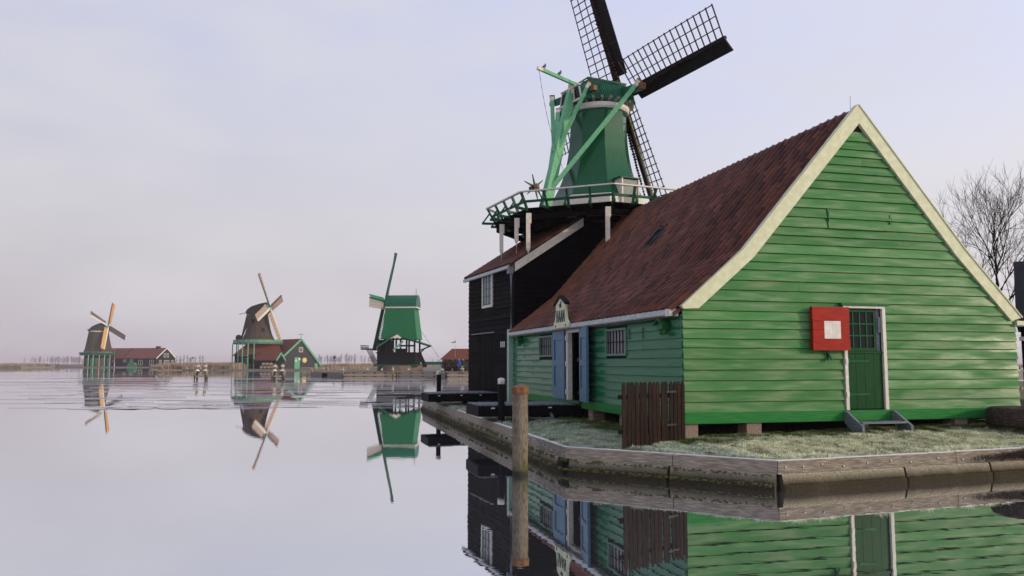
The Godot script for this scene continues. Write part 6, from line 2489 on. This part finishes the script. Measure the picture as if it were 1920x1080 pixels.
# ------------------------------------------------------------------ far banks, reeds, woods
func far_banks():
	land("far_land", [[-3500, 480], [3500, 480], [3500, 5000], [-3500, 5000]], 0.55, M.far_land, 0.9)
	land("river_bank", [[-30.5, 122], [-22.6, 112.5], [14, 112], [60, 112], [90, 140], [90, 480], [-46, 480], [-42, 240], [-36, 170]], 0.78, M.dock_wood, 1.3)
	land("river_bank", [[-330, 385], [-232, 380], [-236, 430], [-330, 440]], 0.6, M.dock_wood)
	# reed beds
	var clump := SurfaceTool.new()
	clump.begin(Mesh.PRIMITIVE_TRIANGLES)
	var r := RandomNumberGenerator.new()
	r.seed = 8
	for j in 26:
		var a := Vector3(r.randf_range(-0.8, 0.8), 0, r.randf_range(-0.8, 0.8))
		var h := r.randf_range(0.7, 1.25)
		var b := a + Vector3(r.randf_range(-0.25, 0.25), h, r.randf_range(-0.2, 0.2))
		var s := Vector3(0.05, 0, r.randf_range(-0.05, 0.05))
		quad(clump, a - s, b - s * 0.5, b + s * 0.5, a + s)
	clump.generate_normals()
	var mesh := clump.commit()
	var xfs := []
	var cols := []
	for e in [[-105.0, -81.0, 238.0, 262.0, 1.6, 700], [-62.0, -30.0, 256.0, 300.0, 1.4, 600], [-181.0, -164.0, 404.0, 425.0, 1.15, 420], [-330.0, -236.0, 383.0, 400.0, 1.5, 900], [-38.0, -22.0, 150.0, 200.0, 0.9, 350], [-290.0, -262.0, 440.0, 470.0, 1.6, 300]]:
		for j in e[5]:
			var s: float = e[4] * r.randf_range(0.55, 1.15)
			xfs.append(Transform3D(Basis.from_euler(Vector3(0, r.randf() * TAU, 0)).scaled(Vector3(1.4, s, 1.4)), Vector3(r.randf_range(e[0], e[1]), 0.3, -r.randf_range(e[2], e[3]))))
			cols.append(Color(0.26, 0.19, 0.12).lerp(Color(0.42, 0.32, 0.22), r.randf()))
	tag(stuff("reed_beds", mesh, M.tint, xfs, cols), "pale dry reeds along the far river banks", "reeds")
	# woods far off in the haze
	var big := SurfaceTool.new()
	big.begin(Mesh.PRIMITIVE_TRIANGLES)
	r.seed = 33
	tube(big, [Vector3.ZERO, Vector3(0, 0.5, 0), Vector3(0, 0.95, 0)], [0.028, 0.02, 0.005], 5)
	for j in 46:
		var f := r.randf_range(0.2, 0.95)
		var an := r.randf() * TAU
		var ln := (1.05 - f) * r.randf_range(0.2, 0.42) + 0.05
		var d := Vector3(cos(an) * 0.6, r.randf_range(0.5, 1.1), sin(an) * 0.6).normalized() * ln
		tube(big, [Vector3(0, f, 0), Vector3(0, f, 0) + d], [0.010, 0.004], 3)
		for q in 3:
			var d2 := d.rotated(Vector3(r.randf_range(-1, 1), r.randf_range(-1, 1), r.randf_range(-1, 1)).normalized(), r.randf_range(0.4, 0.9)) * 0.55
			tube(big, [Vector3(0, f, 0) + d * 0.5, Vector3(0, f, 0) + d * 0.5 + d2], [0.006, 0.003], 3)
	big.generate_normals()
	var wood := big.commit()
	xfs = []
	cols = []
	for e in [[-640.0, -330.0, 2000.0, 2600.0, 14.0, 30.0, 110], [-250.0, -70.0, 1900.0, 2600.0, 7.0, 15.0, 60], [-1340.0, -1230.0, 2200.0, 2500.0, 14.0, 25.0, 90], [-1650.0, 900.0, 3300.0, 4200.0, 6.0, 10.0, 160], [-780.0, -640.0, 1500.0, 1700.0, 12.0, 20.0, 40]]:
		for j in e[6]:
			var hh := r.randf_range(e[4], e[5])
			xfs.append(Transform3D(Basis.from_euler(Vector3(0, r.randf() * TAU, 0)).scaled(Vector3(hh * 0.8, hh, hh * 0.8)), Vector3(r.randf_range(e[0], e[1]), 0.4, -r.randf_range(e[2], e[3]))))
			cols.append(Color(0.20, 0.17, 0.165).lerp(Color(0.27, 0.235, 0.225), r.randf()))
	tag(stuff("distant_trees", wood, M.tint, xfs, cols), "bare trees fading into the haze along the horizon", "trees")
	# brown hedge before the hut
	xfs = []
	cols = []
	for j in 70:
		var s := r.randf_range(1.3, 2.2)
		xfs.append(Transform3D(Basis.from_euler(Vector3(0, r.randf() * TAU, 0)).scaled(Vector3(s, s * 0.95, s)), Vector3(r.randf_range(-11.2, -7.4), 0.75, -r.randf_range(127.5, 131.0))))
		cols.append(Color(0.10, 0.07, 0.055).lerp(Color(0.16, 0.115, 0.09), r.randf()))
	tag(stuff("bare_hedge", wood, M.tint, xfs, cols), "brown leafless hedge in front of the red roofed hut", "hedge")

# ------------------------------------------------------------------ docks and mooring dolphins
func docks():
	var k := 107.0 / 1500.0
	for e in [[643.0, 700.0, 107.0, 656.0, "long pale timber dock below the green sawmill, left half", 1], [748.0, 838.0, 107.0, 700.0, "dark right half of the timber dock below the green sawmill", 0], [838.0, 905.0, 104.0, 700.0, "pale dock end beside the black mill house wall", 1], [605.0, 645.0, 118.0, 600.0, "low dark mossy dock left of the pale timber dock", 2]]:
		var d: float = e[2]
		var kk := d / 1500.0
		var x0: float = (e[0] - 960.0) * kk
		var x1: float = ((745.0 if e[5] == 1 and e[0] < 700 else e[1]) - 960.0) * kk
		var t := thing("dock", e[4], "dock", Vector3.ZERO, 0.0, "docks along the far bank")
		var m: Material = [M.dock_wood, M.pale_wood, M.fence1][e[5]]
		var top := 0.95 if e[5] != 2 else 0.75
		var st := st_new()
		box(st, Vector3(x0, top - 0.1, -d - 3.5), Vector3(x1, top, -d))
		put("deck", st, M.dock_wood, t)
		for y in [top - 0.42, top - 0.85]:
			st = st_new()
			box(st, Vector3(x0 + 0.1, y - 0.14, -d - 0.1), Vector3(x1 - 0.1, y + 0.16, -d + 0.12))
			put("fender_beam", st, m, t)
		var n := int((x1 - x0) / 1.3)
		for j in n + 1:
			st = st_new()
			var x := lerpf(x0 + 0.15, x1 - 0.15, float(j) / maxi(n, 1))
			box(st, Vector3(x - 0.12, -0.8, -d - 0.35), Vector3(x + 0.12, top - 0.11, -d - 0.11))
			put("pile", st, M.far_black, t)
	# white topped posts along the docks
	var i := 0
	for e in [[646.0, 688.5, "white topped post at the pale dock's left end"], [738.5, 687.5, "white topped post midway along the pale dock"], [867.5, 686.5, "thick white topped post beside the two walkers"]]:
		var t := thing("dock_post", e[2], "post", Vector3((e[0] - 960.0) * k, 0, -106.6), 0.0, "white topped dock posts")
		var r := 0.21 if i < 2 else 0.3
		var y: float = 2.0 + (682.0 - e[1]) * k
		var st := st_new()
		tube(st, [Vector3(0, -0.8, 0), Vector3(0, y - 0.35, 0)], [r * 1.1, r], 10)
		put("shaft", st, M.pale_wood, t)
		st = st_new()
		tube(st, [Vector3(0, y - 0.35, 0), Vector3(0, y, 0)], [r * 1.02, r * 0.85], 10)
		put("cap", st, M.white, t)
		i += 1
	# pairs of piles that stand free in the river
	for e in [[381.0, "left pair of mooring piles with white tops standing in open water"], [525.0, "right pair of mooring piles with white tops, before the thatched mill"]]:
		var t := thing("mooring_dolphin", e[1], "mooring piles", Vector3((e[0] - 960.0) * 0.0667, 0, -100.0), 0.0, "mooring dolphins")
		for s in [-1.0, 1.0]:
			for q in [[0.0, 0.0], [0.24 * s, 0.3], [0.16 * s, -0.3]]:
				var st := st_new()
				var x: float = s * 0.5 + q[0]
				tube(st, [Vector3(x, -1.2, q[1]), Vector3(x * 0.95, 1.15 if q[0] != 0.0 else 1.9, q[1] * 0.8)], [0.25, 0.23], 9)
				put("pile", st, M.pale_wood, t)
			var st := st_new()
			tube(st, [Vector3(s * 0.48, 1.1, 0), Vector3(s * 0.475, 1.75, 0), Vector3(s * 0.475, 2.0, 0)], [0.29, 0.26, 0.15], 10)
			put("white_top", st, M.white_bright, t)
			st = st_new()
			tube(st, [Vector3(s * 0.5 + 0.1 * s, 0.88, 0), Vector3(s * 0.5 + 0.1 * s, 1.02, 0)], [0.42, 0.42], 10)
			put("binding", st, M.dock_wood, t)
		var st2 := st_new()
		bar(st2, Vector3(-0.5, 0.45, 0.38), Vector3(0.5, 0.45, 0.38), 0.16, 0.2)
		put("brace", st2, M.pale_wood, t)
	# jetty on many legs below the grey shed
	var j := thing("jetty", "pale timber jetty on many short legs below the grey gabled shed", "jetty", Vector3(-62.0, 0, -236.5))
	var st := st_new()
	box(st, Vector3(0, 0.75, -2.5), Vector3(10.0, 0.95, 0))
	put("deck", st, M.pale_wood, j)
	for q in 15:
		st = st_new()
		box(st, Vector3(q * 0.7, -0.8, -0.25), Vector3(q * 0.7 + 0.22, 0.75, 0.0))
		put("leg", st, M.pale_wood, j)
	# small pale bollards on the quay by the sawmill
	i = 0
	for px in [717.0, 767.0, 690.0, 829.0]:
		var b := thing("bollard", "small white bollard on the far quay, %s" % ["left of the sawmill's round wall", "before the sawmill's round wall", "farthest left of the four", "right of the sawmill by the hut"][i], "bollard", Vector3((px - 960.0) * 0.0755, 0.75, -113.4), 0.0, "small white bollards")
		st = st_new()
		tube(st, [Vector3.ZERO, Vector3(0, 0.35, 0)], [0.16, 0.15], 8)
		put("foot", st, M.dock_wood, b)
		st = st_new()
		tube(st, [Vector3(0, 0.35, 0), Vector3(0, 0.62, 0)], [0.2, 0.17], 8)
		put("cap", st, M.white_bright, b)
		i += 1
	# lamp posts on the dike
	i = 0
	for e in [[628.0, 672.0, 230.0], [364.0, 672.0, 330.0]]:
		var d: float = e[2]
		var lp := thing("lamp_post", "thin lamp post on the dike %s of the thatched mill" % ("right" if i == 0 else "left"), "lamp post", Vector3((e[0] - 960.0) * d / 1500.0, 0.4, -d), 0.0, "lamp posts on the dike")
		st = st_new()
		var hh: float = 1.6 + (682.0 - e[1]) * d / 1500.0
		tube(st, [Vector3.ZERO, Vector3(0, hh, 0)], [0.1, 0.07], 6)
		put("pole", st, M.far_black, lp)
		st = st_new()
		lathe(st, [[hh - 0.1, 0.15], [hh + 0.35, 0.42], [hh + 0.6, 0.1]], 6)
		put("lantern", st, M.far_black, lp)
		i += 1

# ------------------------------------------------------------------ birds and people
func small_life():
	# two pigeons on the hoisting pole
	var a := Vector3(2.607, 13.03, -30.94)
	var b := Vector3(0.99, 13.42, -30.06)
	var i := 0
	for f in [0.83, 0.45]:
		var g := Color(0.10, 0.11, 0.125)
		var dk := Color(0.045, 0.048, 0.055)
		var caps := [[Vector3(-0.05, 0.13, 0), Vector3(0.04, 0.19, 0), 0.06, 0.065, g], [Vector3(0.04, 0.19, 0), Vector3(0.075, 0.275, 0), 0.05, 0.034, g],
			[Vector3(0.075, 0.285, 0), Vector3(0.085, 0.287, 0), 0.036, 0.034, dk], [Vector3(0.115, 0.28, 0), Vector3(0.14, 0.272, 0), 0.010, 0.005, dk],
			[Vector3(-0.09, 0.11, 0), Vector3(-0.2, 0.04, 0), 0.035, 0.018, dk], [Vector3(-0.01, 0.17, 0.045), Vector3(-0.11, 0.1, 0.03), 0.03, 0.018, dk],
			[Vector3(-0.01, 0.17, -0.045), Vector3(-0.11, 0.1, -0.03), 0.03, 0.018, dk], [Vector3(0.0, 0.1, 0.03), Vector3(0.01, 0.0, 0.03), 0.016, 0.011, Color(0.25, 0.08, 0.06)], [Vector3(0.0, 0.1, -0.03), Vector3(0.01, 0.0, -0.03), 0.016, 0.011, Color(0.25, 0.08, 0.06)]]
		var o := MeshInstance3D.new()
		o.name = numbered("pigeon")
		o.mesh = body_mesh(caps, 0.012, 0.02)
		o.material_override = M.tint
		o.position = a.lerp(b, f) + Vector3(0, 0.055, 0)
		o.scale = Vector3.ONE * 0.8
		o.rotation.y = 0.9 if i == 0 else 0.7
		add_child(o)
		tag(o, ["grey pigeon perched near the white tip of the hoisting pole", "grey pigeon perched halfway along the mint green hoisting pole"][i], "pigeon", "pigeons on the pole")
		i += 1
	# two walkers on the quay
	i = 0
	for e in [[-7.2, 109.0, Color(0.02, 0.05, 0.32), Color(0.015, 0.016, 0.03), 0.4, "person in a bright blue coat walking on the far quay"], [-6.75, 110.5, Color(0.012, 0.012, 0.014), Color(0.012, 0.012, 0.013), -0.3, "person in dark clothes walking behind the blue coat"]]:
		var coat: Color = e[2]
		var leg: Color = e[3]
		var skin := Color(0.42, 0.26, 0.19)
		var hair := Color(0.03, 0.02, 0.015)
		var caps := [[Vector3(0, 1.0, 0), Vector3(0, 1.38, 0), 0.15, 0.17, coat], [Vector3(-0.13, 1.38, 0), Vector3(0.13, 1.38, 0), 0.09, 0.09, coat], [Vector3(0, 0.92, 0), Vector3(0, 1.05, 0), 0.16, 0.15, coat],
			[Vector3(0, 1.45, 0), Vector3(0, 1.54, 0.01), 0.055, 0.05, skin], [Vector3(0, 1.62, 0.015), Vector3(0, 1.66, 0.0), 0.088, 0.09, skin], [Vector3(0, 1.67, -0.03), Vector3(0, 1.7, -0.01), 0.092, 0.085, hair], [Vector3(0, 1.62, 0.1), Vector3(0, 1.6, 0.112), 0.016, 0.016, skin],
			[Vector3(-0.2, 1.38, 0), Vector3(-0.25, 1.1, -0.06), 0.06, 0.05, coat], [Vector3(-0.25, 1.1, -0.06), Vector3(-0.23, 0.88, 0.06), 0.048, 0.04, coat], [Vector3(-0.23, 0.86, 0.07), Vector3(-0.225, 0.76, 0.1), 0.036, 0.026, skin],
			[Vector3(0.2, 1.38, 0), Vector3(0.25, 1.1, 0.05), 0.06, 0.05, coat], [Vector3(0.25, 1.1, 0.05), Vector3(0.23, 0.9, 0.18), 0.048, 0.04, coat], [Vector3(0.23, 0.88, 0.19), Vector3(0.225, 0.79, 0.24), 0.036, 0.026, skin],
			[Vector3(-0.09, 0.9, 0), Vector3(-0.1, 0.48, 0.14), 0.09, 0.065, leg], [Vector3(-0.1, 0.48, 0.14), Vector3(-0.1, 0.09, 0.1), 0.06, 0.045, leg], [Vector3(-0.1, 0.05, 0.06), Vector3(-0.1, 0.04, 0.24), 0.045, 0.04, hair],
			[Vector3(0.09, 0.9, 0), Vector3(0.1, 0.48, -0.06), 0.09, 0.065, leg], [Vector3(0.1, 0.48, -0.06), Vector3(0.1, 0.1, -0.26), 0.06, 0.045, leg], [Vector3(0.1, 0.06, -0.28), Vector3(0.1, 0.04, -0.12), 0.045, 0.04, hair]]
		var o := MeshInstance3D.new()
		o.name = numbered("person")
		o.mesh = body_mesh(caps, 0.03, 0.035)
		o.material_override = M.tint
		o.position = Vector3(e[0], 0.95, -e[1])
		o.rotation.y = e[4]
		add_child(o)
		tag(o, e[5], "person", "walkers")
		i += 1
